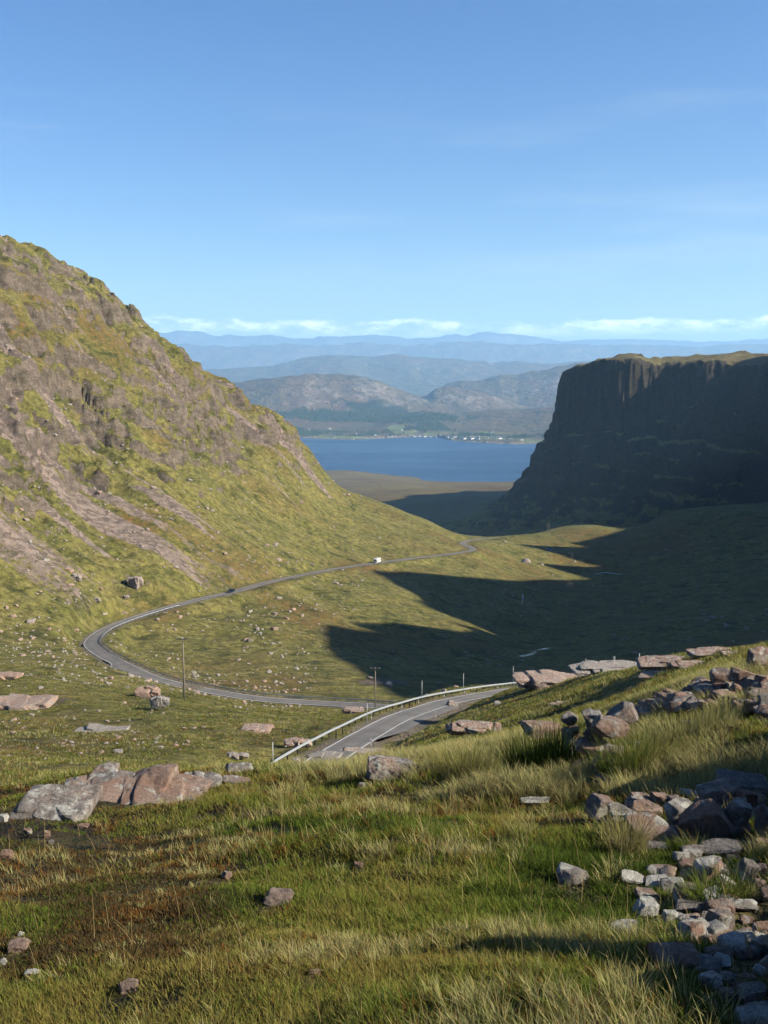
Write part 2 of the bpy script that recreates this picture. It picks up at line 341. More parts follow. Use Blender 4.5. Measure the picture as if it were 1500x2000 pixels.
def height(x, y, detail=True):
    """height of the land above the loch + 0, relative to the eye"""
    x = np.asarray(x, float); y = np.asarray(y, float); sh = np.broadcast(x, y).shape
    x = np.broadcast_to(x, sh).ravel(); y = np.broadcast_to(y, sh).ravel()
    r = np.maximum(np.hypot(x, y), 0.5); th = np.arctan2(x, y)
    h = base(x, y)
    # left hill: gullies running down its flank, rock bands
    al = x*0.93-y*0.36; ac = x*0.36+y*0.93
    H = np.nonzero((x < 60) & (y > 250) & (y < 1300))[0]
    if len(H):
        X, Y, A, C, hh = x[H], y[H], al[H], ac[H], h[H]
        m = sstep(-0.02, 0.06, -X/np.maximum(Y, 1)-0.02)*sstep(290, 420, Y)*(1-sstep(1000, 1250, Y))
        up = sstep(-88, -25, hh)*m
        g = np.abs(fbm(A/150, C/34, 11, 4))
        k = -7.0*(1-np.minimum(g*2.6, 1))**2+2.5
        hh = hh+k*m*(0.3+0.9*up)
        w = 8*fbm(A/70, C/45, 31, 4)
        for st, am, sd in ((23.0, 0.50, 5), (9.0, 0.74, 6), (3.6, 0.60, 8)):
            q = (hh+w*1.6+0.22*X+0.09*Y+3.2*fbm(X/19, Y/19, 33+sd, 3))/st; f = q-np.floor(q)
            crag = sstep(0.02, 0.34, fbm(A/60, C/28, 50+sd, 4)+0.30*up-0.10)
            hh = hh+st*am*(sstep(0.30, 0.55, f)-f)*up*crag
        cm = sstep(-0.25, 0.45, fbm(A/70, C/35, 72, 4)+0.1)*(0.15*m+0.85*up)
        for lam, am in ((46, 0.09), (22, 0.14), (10, 0.20), (4.6, 0.20)):
            nn = vnoise(A/lam+3, C/(lam*0.7), 80+int(lam)); nn2 = vnoise(X/lam-7, Y/lam, 85+int(lam))
            hh = hh+lam*am*(0.5-np.abs(nn)*3.2+nn2*1.4)*cm
        hh = hh-(6.5+6*sstep(0, 50, hh))*up*m
        h[H] = hh
    # right mountain
    W = np.nonzero((y > 700) & (x > -50) & (x < 1200) & (y < 2400))[0]
    if len(W):
        X, Y = x[W], y[W]
        d, sg, ez, es = seg_dist(X, Y, EDGE); d = d*sg
        gl = np.abs(fbm(X/42+3, Y/42, 21, 4)); amp = np.clip((d+22)/34, 0.35, 1)*np.where(es < 16, 0.8, 1.0)
        wob = amp*(15*fbm(X/38, Y/38, 22, 5)+20*(gl-0.35)*sstep(4, 24, es)+1.8*fbm(X/15, Y/15, 26, 3))
        es = es/4.0; scl = 1+0.7*sstep(4.0, 9.0, es)
        zr = np.interp((d+wob+8*sstep(0, 14, d)*(es < 5))/scl, PROF_D, PROF_Z)
        q = (zr+6*fbm(X/60, Y/60, 23, 3))/21; f = q-np.floor(q)
        zr = zr+(sstep(0.2, 0.7, f)-f)*21*0.62*sstep(-8, -20, zr)*(1-sstep(-150, -200, zr))
        zr = zr+3.4*fbm(X/22, Y/22, 24, 4)+6.5*fbm(X/75, Y/75, 25, 4)
        h[W] = smax(ez+zr, h[W], 16.0)
    G = np.nonzero((x > 40) & (y < 2000) & (y > -500))[0]
    if len(G):
        X, Y = x[G], y[G]
        d, sg, _, s = seg_dist(X, Y, RIDGE)
        S = np.interp(s, _SKS, _SKH)
        h[G] = smax(S-1.15*np.maximum(d-1.5, 0), h[G], 6.0)
    # general roughness: only the wavelengths that matter at that distance
    if detail:
        for k in range(11):
            lam = 140/2**k
            win = sstep(0.010, 0.022, lam/r)*(1-sstep(0.10, 0.22, lam/r))
            J = np.nonzero(win > 0)[0]
            if len(J):
                amp = 0.05*lam*np.where(r[J] < 40, 0.75, 1.0)
                h[J] += win[J]*amp*vnoise(x[J]/lam+5*k, y[J]/lam-3*k, 200+k)
        # hummocks and hollows close by
        J = np.nonzero(r < 60)[0]
        if len(J):
            h[J] += (0.08*fbm(x[J]/0.55, y[J]/0.55, 301, 3)+0.16*fbm(x[J]/1.7, y[J]/1.7, 302, 2))*np.clip(r[J]/6, 0.25, 1)
    # the roadbed
    J = np.nonzero((r > 70) & (r < 960) & (x < 90) & (x > -140))[0]
    if len(J):
        X, Y = x[J], y[J]
        for i0 in range(0, len(ROAD)-1, 24):
            seg = slice(i0, min(i0+25, len(ROAD))); R_ = ROAD[seg]
            q = np.nonzero((X > R_[:, 0].min()-16) & (X < R_[:, 0].max()+16) & (Y > R_[:, 1].min()-16) & (Y < R_[:, 1].max()+16))[0]
            if not len(q): continue
            d, sg, rz, s = seg_dist(X[q], Y[q], R_); ii = np.clip(np.round(i0+s).astype(int), 0, len(ROAD)-1)
            inner = (s > 1e-6) & (s < len(R_)-1-1e-6) | (i0 == 0) | (i0+25 >= len(ROAD))
            hw = np.where(sg > 0, HW_R[ii]+0.7, HW_L[ii]+np.where(ii < I_NEAR_END+10, 2.7, 0.9))
            hw = np.where((sg > 0) & (ii > I_NEAR_END+30), hw+1.3, hw)
            w = (1-sstep(hw, hw+np.where(r[J[q]] < 240, 6.0, 8.0), d))
            cur = h[J[q]]
            tgt = rz-EYE-0.10
            h[J[q]] = np.where(inner | (d < 16), cur*(1-w)+tgt*w, cur)
    return h.reshape(sh)

def ground(x, y):
    return float(height(np.array([x]), np.array([y]))[0])+EYE
# ------------------------------------------------------------------ procedural materials
class Mat:
    K = 0.52          # overall tone of every surface, fixed together with the exposure
    def __init__(s, name):
        s.m = bpy.data.materials.new(name); s.m.use_nodes = True; s.nt = s.m.node_tree; s.nt.nodes.clear()
        s.out = s.nt.nodes.new('ShaderNodeOutputMaterial')
        s.tc = s.nt.nodes.new('ShaderNodeTexCoord')
        s.P = s.tc.outputs['Object']
    def set(s, n, key, v):
        if v is None: return
        if isinstance(v, bpy.types.NodeSocket): s.nt.links.new(v, n.inputs[key])
        else:
            if isinstance(v, tuple) and len(v) == 3 and n.inputs[key].type == 'RGBA': v = (*v, 1)
            n.inputs[key].default_value = v
    def map(s, scale=(1, 1, 1), loc=(0, 0, 0), rot=(0, 0, 0), vec=None):
        n = s.nt.nodes.new('ShaderNodeMapping'); s.set(n, 'Scale', scale); s.set(n, 'Location', loc); s.set(n, 'Rotation', rot)
        s.nt.links.new(vec or s.P, n.inputs[0]); return n.outputs[0]
    def noise(s, scale, detail=4.0, rough=0.55, vec=None, dist=0.0):
        n = s.nt.nodes.new('ShaderNodeTexNoise'); s.set(n, 'Vector', vec or s.P); s.set(n, 'Scale', float(scale)); s.set(n, 'Detail', float(detail))
        s.set(n, 'Roughness', rough); s.set(n, 'Distortion', dist); return n.outputs[0]
    def voro(s, scale, feature='F1', vec=None, out='Distance'):
        n = s.nt.nodes.new('ShaderNodeTexVoronoi'); n.feature = feature; s.set(n, 'Vector', vec or s.P); s.set(n, 'Scale', float(scale)); return n.outputs[out]
    def math(s, op, a, b=None, clamp=False):
        n = s.nt.nodes.new('ShaderNodeMath'); n.operation = op; n.use_clamp = clamp; s.set(n, 0, a); s.set(n, 1, b); return n.outputs[0]
    def rng(s, v, a, b, c=0.0, d=1.0):
        n = s.nt.nodes.new('ShaderNodeMapRange'); n.interpolation_type = 'SMOOTHSTEP'
        for i, q in enumerate((v, a, b, c, d)): s.set(n, i, q)
        return n.outputs[0]
    def mix(s, f, a, b, mode='MIX'):
        n = s.nt.nodes.new('ShaderNodeMix'); n.data_type = 'RGBA'; n.blend_type = mode
        s.set(n, 'Factor', f); s.set(n, 'A', a); s.set(n, 'B', b); return n.outputs['Result']
    def attr(s, name, out='Fac'):
        n = s.nt.nodes.new('ShaderNodeAttribute'); n.attribute_name = name; return n.outputs[out]
    def rnd(s):
        return s.nt.nodes.new('ShaderNodeObjectInfo').outputs['Random']
    def val(s, c, f):
        """colour c scaled by a number socket f"""
        n = s.nt.nodes.new('ShaderNodeVectorMath'); n.operation = 'SCALE'; s.set(n, 0, c); s.set(n, 'Scale', f); return n.outputs[0]
    def bump(s, h, dist=0.1, strength=1.0, nrm=None):
        n = s.nt.nodes.new('ShaderNodeBump'); s.set(n, 'Height', h); s.set(n, 'Distance', dist); s.set(n, 'Strength', strength)
        if nrm: s.nt.links.new(nrm, n.inputs['Normal'])
        return n.outputs[0]
    def pbr(s, col, rough=0.9, metal=0.0, nrm=None, spec=0.3):
        n = s.nt.nodes.new('ShaderNodeBsdfPrincipled')
        if isinstance(col, tuple): col = tuple(c*s.K for c in col[:3])
        else: col = s.val(col, s.K)
        s.set(n, 'Base Color', col); s.set(n, 'Roughness', rough); s.set(n, 'Metallic', metal)
        s.set(n, 'Specular IOR Level', spec)
        if nrm: s.nt.links.new(nrm, n.inputs['Normal'])
        return n.outputs[0]
    def done(s, sh):
        s.nt.links.new(sh, s.out.inputs['Surface']); return s.m

def m_land():
    m = Mat("land")
    big = m.noise(0.011, 4, 0.6); mid = m.noise(0.05, 5, 0.6, dist=0.3); sm = m.noise(0.35, 6, 0.62); fine = m.noise(2.2, 5, 0.65)
    mot = m.noise(0.14, 5, 0.65, vec=m.map(scale=(1, 1, 1), loc=(40, 11, 3)))
    # terraces of paler dry grass run along the contours
    band = m.noise(0.5, 4, 0.6, vec=m.map(scale=(0.22, 0.22, 1.6)))
    g1 = m.mix(m.rng(mid, 0.36, 0.66), (0.146, 0.145, 0.033), (0.242, 0.208, 0.062))
    g2 = m.mix(m.math('MULTIPLY', m.rng(mot, 0.50, 0.68), 0.75), g1, (0.255, 0.215, 0.085))
    g3 = m.mix(m.math('MULTIPLY', m.rng(big, 0.50, 0.66), m.rng(sm, 0.36, 0.62)), g2, (0.172, 0.094, 0.030))
    g4 = m.mix(m.math('MULTIPLY', m.rng(m.noise(0.09, 5, 0.6, vec=m.map(loc=(9, 70, 2))), 0.52, 0.66), 0.8), g3, (0.048, 0.058, 0.013))
    g5 = m.mix(m.rng(band, 0.44, 0.62, 0, 0.45), g4, (0.215, 0.190, 0.060))
    tex = m.math('MULTIPLY', m.rng(sm, 0.28, 0.72, 0.50, 1.5), m.rng(fine, 0.25, 0.75, 0.62, 1.38))
    g6 = m.val(g5, tex)
    # distant low moor: heather brown
    g7 = m.mix(m.attr('moor'), g6, m.mix(m.rng(m.noise(0.006, 5, 0.6), 0.4, 0.6), (0.165, 0.118, 0.060), (0.195, 0.160, 0.068)))
    # bare rock and scree
    rn = m.noise(0.22, 8, 0.68); rf = m.noise(1.3, 6, 0.7)
    rock = m.mix(m.rng(rn, 0.35, 0.65), (0.175, 0.138, 0.112), (0.300, 0.232, 0.190))
    rock = m.mix(m.rng(m.noise(0.6, 6, 0.7, vec=m.map(loc=(5, 5, 5))), 0.55, 0.72), rock, (0.330, 0.300, 0.270))
    rock = m.val(rock, m.rng(rf, 0.25, 0.75, 0.50, 1.40)); rock = m.val(rock, m.rng(m.noise(0.10, 7, 0.72, vec=m.map(loc=(3, 8, 1), scale=(1, 1, 2.2))), 0.34, 0.60, 0.55, 1.2))
    scr = m.val(m.mix(m.rng(rn, 0.3, 0.7), (0.290, 0.220, 0.185), (0.245, 0.192, 0.160)), m.rng(m.noise(2.0, 4, 0.8), 0.3, 0.7, 0.70, 1.25))
    rk = m.rng(m.math('ADD', m.attr('rock'), m.math('MULTIPLY', m.math('SUBTRACT', m.noise(0.22, 9, 0.78), 0.5), 1.5)), 0.44, 0.56)
    sc = m.rng(m.math('ADD', m.attr('scree'), m.math('MULTIPLY', m.math('SUBTRACT', m.noise(0.30, 9, 0.82), 0.5), 2.4)), 0.45, 0.60)
    blk = m.voro(0.42, 'F1', out='Color'); scr = m.val(scr, m.rng(m.math('MULTIPLY', blk, 1.0), 0.1, 0.9, 0.62, 1.35))
    c = m.mix(sc, g7, scr); rock = m.val(rock, m.rng(m.attr('dark'), 0, 1, 1.0, 0.22)); c = m.mix(m.math('MULTIPLY', rk, 0.86), c, rock)  # cliff rock: darker stone, toned down further to stand for its deep shade
    pt = m.val(m.mix(m.rng(sm, 0.4, 0.6), (0.032, 0.024, 0.014), (0.060, 0.042, 0.022)), m.rng(fine, 0.2, 0.8, 0.5, 1.4))
    c = m.mix(m.attr('peat'), c, pt)
    grv = m.val((0.25, 0.205, 0.17), m.rng(m.noise(9, 4, 0.8), 0.3, 0.7, 0.6, 1.3))
    c = m.mix(m.attr('verge'), c, grv)
    nr = m.bump(m.math('ADD', m.math('MULTIPLY', mot, 2.0), sm), 1.5, 0.8)
    nr = m.bump(m.math('ADD', fine, m.math('MULTIPLY', rf, m.rng(rk, 0, 1, 0.0, 2.5))), 0.45, 1.0, nr)
    return m.done(m.pbr(c, 0.95, nrm=nr, spec=0.15))
def m_farland():
    m = Mat("far_land")
    n1 = m.noise(0.0011, 6, 0.6); n2 = m.noise(0.005, 6, 0.65); n3 = m.noise(0.02, 5, 0.65)
    c = m.mix(m.rng(n1, 0.4, 0.6), (0.160, 0.108, 0.062), (0.130, 0.112, 0.052))
    c = m.mix(m.math('MULTIPLY', m.rng(n2, 0.50, 0.64), 0.7), c, (0.052, 0.056, 0.026))
    c = m.mix(m.math('MULTIPLY', m.attr('crag'), m.rng(n3, 0.44, 0.60)), c, (0.31, 0.255, 0.215))
    c = m.mix(m.math('MULTIPLY', m.attr('wood'), 0.92), c, m.val((0.026, 0.040, 0.016), m.rng(n3, 0.3, 0.7, 0.5, 1.5)))
    c = m.mix(m.attr('field'), c, m.mix(m.rng(n2, 0.45, 0.55), (0.175, 0.230, 0.070), (0.230, 0.220, 0.095)))
    c = m.mix(m.attr('beach'), c, (0.33, 0.29, 0.24))
    nr = m.bump(n2, 60.0, 0.8); nr = m.bump(n3, 14.0, 0.8, nr)
    return m.done(m.pbr(c, 0.95, nrm=nr, spec=0.1))
def m_water(name="loch_water", col=(0.018, 0.062, 0.140), sc=0.02):
    m = Mat(name)
    w = m.noise(sc, 8, 0.7); w2 = m.noise(sc*14, 6, 0.7)
    nr = m.bump(w2, 2.5, 0.55, m.bump(w, 14.0, 0.5))
    sw = m.rng(m.noise(0.0016, 4, 0.6, vec=m.map(scale=(0.35, 1, 1))), 0.42, 0.58, 0.34, 0.46)
    return m.done(m.pbr(m.mix(m.rng(w, 0.3, 0.7), col, tuple(c*1.25 for c in col)), sw, nrm=nr, spec=0.5))
def m_stream():
    m = Mat("stream_water")
    n = m.noise(1.5, 5, 0.7)
    return m.done(m.pbr(m.mix(m.rng(n, 0.52, 0.70), (0.02, 0.04, 0.07), (0.16, 0.19, 0.22)), 0.12, nrm=m.bump(n, 0.1, 0.5), spec=0.6))
def m_rock(name, pink=0.5, pale=0.45, lum=1.0):
    m = Mat(name); r = m.rnd()
    geo = m.nt.nodes.new('ShaderNodeNewGeometry').outputs['Position']
    a = m.noise(3.5, 8, 0.66, vec=geo); b = m.noise(11, 7, 0.7, vec=geo); f = m.noise(48, 5, 0.75, vec=geo)
    l = m.noise(5.5, 6, 0.6, vec=m.map(vec=geo, loc=(9, 3, 1)), dist=0.6)
    warm = m.mix(m.rng(a, 0.38, 0.62), (0.31, 0.190, 0.138), (0.36, 0.255, 0.200)); cool = m.mix(m.rng(b, 0.35, 0.65), (0.215, 0.190, 0.175), (0.32, 0.285, 0.255))
    k = m.rng(m.math('ADD', m.math('MULTIPLY', r, 0.55), m.noise(1.6, 5, 0.6, vec=geo)), 0.62+0.35*(0.5-pink), 0.90+0.35*(0.5-pink))
    c = m.mix(k, cool, warm)
    c = m.mix(m.math('MULTIPLY', m.rng(l, 0.57-0.12*(pale-0.45), 0.63-0.12*(pale-0.45)), 0.8), c, (0.52, 0.515, 0.47))
    c = m.mix(m.math('MULTIPLY', m.rng(m.noise(9, 7, 0.7, vec=m.map(vec=geo, loc=(1, 7, 2))), 0.60, 0.66), 0.8), c, (0.060, 0.058, 0.045))
    c = m.val(c, m.math('MULTIPLY', m.rng(f, 0.25, 0.75, 0.92*lum, 1.66*lum), m.rng(b, 0.25, 0.75, 0.72, 1.22)))
    nr = m.bump(a, 0.20, 0.9); nr = m.bump(b, 0.085, 1.0, nr); nr = m.bump(f, 0.018, 0.9, nr)
    return m.done(m.pbr(c, 0.92, nrm=nr, spec=0.25))
def m_blade(name="grass_blades", trans=0.35):
    m = Mat(name)
    c = m.val(m.attr('col', 'Color'), 0.72)
    d = m.nt.nodes.new('ShaderNodeBsdfDiffuse'); m.set(d, 'Color', c)
    t = m.nt.nodes.new('ShaderNodeBsdfTranslucent'); m.set(t, 'Color', m.val(c, 1.1))
    x = m.nt.nodes.new('ShaderNodeMixShader'); x.inputs[0].default_value = trans
    m.nt.links.new(d.outputs[0], x.inputs[1]); m.nt.links.new(t.outputs[0], x.inputs[2]); return m.done(x.outputs[0])
def m_plain(name, col, rough=0.6, metal=0.0, var=0.15, sc=8.0, spec=0.4):
    m = Mat(name); n = m.noise(sc, 5, 0.65)
    return m.done(m.pbr(m.val(col, m.rng(n, 0.3, 0.7, 1-var, 1+var)), rough, metal, nrm=m.bump(n, 0.01, 0.4), spec=spec))
def m_asphalt():
    m = Mat("asphalt")
    n = m.noise(0.25, 5, 0.6); f = m.noise(14, 4, 0.8); a = m.attr('track')
    cr = m.rng(m.noise(0.7, 6, 0.6, vec=m.map(scale=(1, 1, 1))), 0.485, 0.515)
    c = m.mix(m.rng(n, 0.35, 0.65), (0.180, 0.166, 0.155), (0.245, 0.226, 0.208))
    c = m.mix(m.math('MULTIPLY', a, 0.5), c, (0.120, 0.112, 0.108))
    c = m.val(c, m.rng(f, 0.3, 0.7, 0.80, 1.2))
    return m.done(m.pbr(c, 0.85, nrm=m.bump(f, 0.01, 0.6), spec=0.3))
def m_steel():
    m = Mat("galvanised_steel"); n = m.noise(2.0, 6, 0.65); f = m.noise(20, 4, 0.7)
    return m.done(m.pbr(m.val(m.mix(m.rng(n, 0.35, 0.65), (0.44, 0.48, 0.53), (0.56, 0.60, 0.65)), m.rng(f, 0.3, 0.7, 0.85, 1.12)), 0.5, 0.35, spec=0.5))
def m_wood():
    m = Mat("weathered_wood"); n = m.noise(3.0, 6, 0.7, vec=m.map(scale=(5, 5, 0.25)))
    return m.done(m.pbr(m.mix(m.rng(n, 0.3, 0.7), (0.17, 0.135, 0.10), (0.31, 0.265, 0.215)), 0.9, nrm=m.bump(n, 0.01, 0.6)))
def m_line():
    m = Mat("road_paint"); n = m.noise(3.0, 7, 0.75)
    return m.done(m.pbr(m.mix(m.rng(n, 0.56, 0.70), (0.74, 0.74, 0.71), (0.22, 0.21, 0.20)), 0.7))
def m_post():
    """white marker post with its black band"""
    m = Mat("marker_post_paint"); z = m.nt.nodes.new('ShaderNodeSeparateXYZ'); m.nt.links.new(m.P, z.inputs[0])
    k = m.math('MULTIPLY', m.math('GREATER_THAN', z.outputs[2], 0.66), m.math('LESS_THAN', z.outputs[2], 0.90))
    k2 = m.math('LESS_THAN', z.outputs[2], 0.25); k = m.math('MAXIMUM', k, m.math('MULTIPLY', k2, 0.6))
    return m.done(m.pbr(m.mix(k, (0.78, 0.78, 0.76), (0.02, 0.02, 0.022)), 0.5))
LAND = m_land(); FARLAND = m_farland(); WATER = m_water(); STREAM = m_stream()
ROCK_A = m_rock("sandstone_grey", 0.28, 0.75); ROCK_B = m_rock("sandstone_pink", 0.95, 0.35); ROCK_C = m_rock("sandstone_mixed", 0.60, 0.5); ROCK_D = m_rock("quartzite_pale", 0.2, 1.9, 1.2)
BLADE = m_blade(); ASPH = m_asphalt(); STEEL = m_steel(); WOOD = m_wood(); PAINT = m_line(); POSTM = m_post()
IRON = m_plain("dark_iron", (0.06, 0.06, 0.065), 0.5, 0.5); CERAM = m_plain("insulator_glaze", (0.55, 0.53, 0.50), 0.25)
GREYP = m_plain("grey_galvanised_tube", (0.50, 0.51, 0.50), 0.5, 0.2)
# ------------------------------------------------------------------ land mesh: rings round the viewpoint, finer towards the valley
def radii():
    r = [0.5]; 
    while r[-1] < 4650:
        x = r[-1]
        k = 1.03 if x < 2 else 1.015 if x < 20 else 1.009 if x < 75 else 1.0040 if x < 280 else 1.0032 if x < 1000 else 1.0036 if x < 1650 else 1.010
        r.append(x*k)
    return np.array(r)
def angles():
    D = math.radians
    a = np.concatenate([np.arange(-180, -60, 4.0), np.arange(-60, -23, 0.6), np.arange(-23, 23, 0.072), np.arange(23, 80, 0.24), np.arange(80, 120, 1.0), np.arange(120, 180.1, 4.0)])
    return np.radians(a)
def polar_faces(nr, na):
    i = np.arange(nr-1)[:, None]*na+np.arange(na-1)[None]
    return np.stack([i, i+1, i+na+1, i+na], -1).reshape(-1, 4)
def ellip(x, y, cx, cy, rx, ry, rot=0.0, soft=0.3):
    c, s = math.cos(rot), math.sin(rot); u = ((x-cx)*c+(y-cy)*s)/rx; v = (-(x-cx)*s+(y-cy)*c)/ry
    return 1-sstep(1-soft, 1+soft, np.sqrt(u*u+v*v))
def build_land():
    R = radii(); A = angles(); rr, aa = np.meshgrid(R, A, indexing='ij')
    X = rr*np.sin(aa); Y = rr*np.cos(aa); Z = height(X, Y)
    # slope
    dr = np.gradient(Z, axis=0)/np.gradient(rr, axis=0); da = np.gradient(Z, axis=1)/np.maximum(np.abs(np.gradient(aa, axis=1))*rr, 1e-3)
    sl = np.hypot(dr, da)
    al = X*0.93-Y*0.36; ac = X*0.36+Y*0.93
    left = sstep(0.0, 0.05, -X/np.maximum(Y, 1))*sstep(300, 420, Y)*(Y < 1500)
    hz = sstep(-100, -20, Z)
    rock = 0.95*sstep(1.25, 1.85, sl+0.3*fbm(X/18, Y/18, 90, 4))*sstep(150, 330, rr)
    rock = np.maximum(rock, left*hz*(0.03+0.60*sstep(0.14, 0.42, fbm(al/58, ac/17, 91, 7, 0.6)+0.07*hz)))
    sc = left*sstep(-112, -72, Z)*(1-0.45*sstep(20, 60, Z))*sstep(0.06, 0.42, fbm(al/90+2, ac/15, 92, 5)+0.15*fbm(al/300, ac/60, 93, 2))
    sc = np.maximum(sc, left*sstep(0.18, 0.5, fbm(al/75, ac/9, 94, 4))*sstep(-100, -80, Z)*0.6)
    wall = (Y > 800) & (X > 60) & (Y < 2300) & (rr < 2600)
    rock = np.maximum(rock, np.where(wall, sstep(0.45, 0.9, sl), 0)); dark = np.where(wall, 1.0, 0.0)*sstep(40, 110, X)  # mask of the right cliff, where shade is put into the rock colour
    # pink slabs and rocky patches of the middle ground
    for px, py, D0, D1, wx, wy, rot in ((45, 1372, 110, 200, 11, 6, 0.3), (15, 1320, 150, 260, 9, 5, 0.2), (298, 1362, 120, 240, 2.6, 9, 0.25), (262, 1140, 340, 480, 2.5, 4, 0), (150, 1128, 340, 480, 2, 3, 0), (515, 1135, 440, 560, 7, 3, 0.2), (235, 1228, 330, 420, 3, 3, 0), (750, 1330, 250, 420, 7, 16, -0.6), (560, 1440, 90, 150, 5, 8, 0), (925, 1422, 40, 110, 3.2, 7, 0.1), (1075, 1333, 90, 190, 2.5, 5, 0), (1320, 1292, 50, 110, 2, 4, 0)):
        P = hit(px, py, D0, D1, 500)
        if P is None: P = at(px, py, (D0+D1)/2)
        rock = np.maximum(rock, 0.62*ellip(X, Y, P[0], P[1], wx, wy, rot, 0.6))
    moor = sstep(1500, 2100, rr); moor = np.maximum(moor, np.where(wall & (X > 180), 0.9, 0)*sstep(-60, -20, Z))
    peat = 0*X
    P = hit(60, 1622, 4, 30, 400); peat = np.maximum(peat, ellip(X, Y, P[0], P[1], 1.6, 1.5, 0, 0.5))
    P = hit(210, 1600, 4, 30, 400); peat = np.maximum(peat, 0.8*ellip(X, Y, P[0], P[1], 1.5, 0.7, 0, 0.5))
    P = hit(330, 1585, 4, 30, 400); peat = np.maximum(peat, 0.8*ellip(X, Y, P[0], P[1], 1.0, 0.5, 0, 0.5))
    peat = np.maximum(peat, (rr < 25)*0.75)
    for px, py, D0, D1, wx, wy in ((690, 1432, 80, 200, 0, 0), (570, 1455, 80, 170, 5, 6), (585, 1430, 90, 170, 4, 5), (1110, 1075, 600, 1100, 0, 0)):
        if wx:
            P = hit(px, py, D0, D1, 400)
            if P is not None: peat = np.maximum(peat, 0.8*ellip(X, Y, P[0], P[1], wx, wy, 0, 0.8)*sstep(-0.1, 0.3, fbm(X/2.5, Y/2.5, 95, 3)))
    verge = 0*X
    m = (rr > 75) & (rr < 950) & (X < 90) & (X > -140)
    d, sg, _, s = seg_dist(X[m], Y[m], ROAD[::3]); ii = np.clip((s*3).astype(int), 0, len(ROAD)-1)
    hw = np.where(sg > 0, HW_R[ii]+0.9, HW_L[ii]+0.8)
    verge[m] = (1-sstep(hw-0.2, hw+1.0, d))*0.85
    road_clear = np.ones_like(X); road_clear[m] = sstep(hw+0.5, hw+3, d)
    wide = np.ones_like(X); wide[m] = sstep(hw+6, hw+13, d); rock = np.maximum(rock*wide, rock*0.25*(1-wide))
    rock = rock*road_clear; sc = sc*road_clear; peat = peat*road_clear
    # bedding ledges stand out of the cliff face
    cf = np.where(wall, sstep(0.9, 1.8, sl), 0.0); q = fbm((X-Y)/26, Z/7.5, 130, 4)*5.0+fbm((X-Y)/9, Z/3.2, 131, 3)*2.2
    X = X-1.2*q*cf; Y = Y-1.05*q*cf
    V = np.stack([X, Y, Z+EYE], -1).reshape(-1, 3)
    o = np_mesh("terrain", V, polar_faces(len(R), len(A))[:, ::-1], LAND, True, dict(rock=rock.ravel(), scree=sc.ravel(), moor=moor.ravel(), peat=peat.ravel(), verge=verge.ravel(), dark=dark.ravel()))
    tag(o, kind="structure"); return o
build_land()

# ------------------------------------------------------------------ loch and the far shore
def build_loch():
    bm = bmesh.new(); vs = [bm.verts.new(p) for p in ((-9000, 2600, 0.0), (9000, 2600, 0.0), (9000, 9500, 0.0), (-9000, 9500, 0.0))]; bm.faces.new(vs)
    me = bpy.data.meshes.new("loch"); bm.to_mesh(me); bm.free(); me.materials.append(WATER)
    tag(link(bpy.data.objects.new("loch", me)), kind="structure")
build_loch()
def crest(pts, px):
    p = np.array(pts, float); return np.interp(px, p[:, 0], p[:, 1])
SHORE = [(-600, 856), (560, 855), (600, 856), (690, 859), (730, 857), (800, 854), (855, 854), (880, 860), (930, 864), (1000, 868), (1060, 866), (1100, 860), (2200, 856)]
HILLS = [  # crest in the photograph, distance, thickness in ln(D), roughness
    ([(-700, 790), (380, 770), (440, 748), (470, 741), (520, 737), (560, 732), (600, 727), (640, 726), (690, 729), (735, 740), (770, 755), (810, 768), (850, 782), (890, 800), (940, 822), (1100, 850), (2300, 850)], 8600, 0.13, 1.0),
    ([(-700, 860), (640, 850), (760, 812), (830, 800), (900, 803), (960, 797), (1030, 796), (1100, 790), (1300, 780), (2300, 780)], 7300, 0.085, 0.6),
    ([(-700, 830), (780, 800), (830, 772), (850, 756), (880, 752), (920, 758), (960, 770), (1010, 788), (1080, 800), (2300, 800)], 8900, 0.06, 0.8),
    ([(-700, 830), (840, 772), (870, 752), (900, 742), (940, 738), (975, 728), (1010, 731), (1040, 722), (1090, 714), (1150, 705), (1400, 690), (2300, 700)], 10300, 0.10, 1.0),
    ([(-700, 700), (330, 722), (400, 722), (470, 716), (520, 712), (560, 706), (600, 697), (660, 692), (720, 695), (770, 691), (830, 697), (900, 700), (960, 707), (1020, 705), (1100, 709), (1500, 700), (2300, 700)], 17000, 0.16, 1.0),
    ([(-700, 660), (300, 668), (400, 676), (480, 670), (560, 665), (620, 672), (700, 666), (790, 676), (900, 668), (1000, 672), (1100, 668), (1300, 674), (2300, 660)], 25000, 0.10, 1.0),
    ([(-700, 640), (250, 648), (330, 650), (400, 645), (440, 652), (520, 655), (590, 663), (650, 656), (740, 657), (800, 663), (880, 655), (930, 648), (985, 646), (1040, 655), (1100, 664), (1200, 662), (1350, 668), (1500, 660), (2300, 650)], 33000, 0.09, 1.0)]
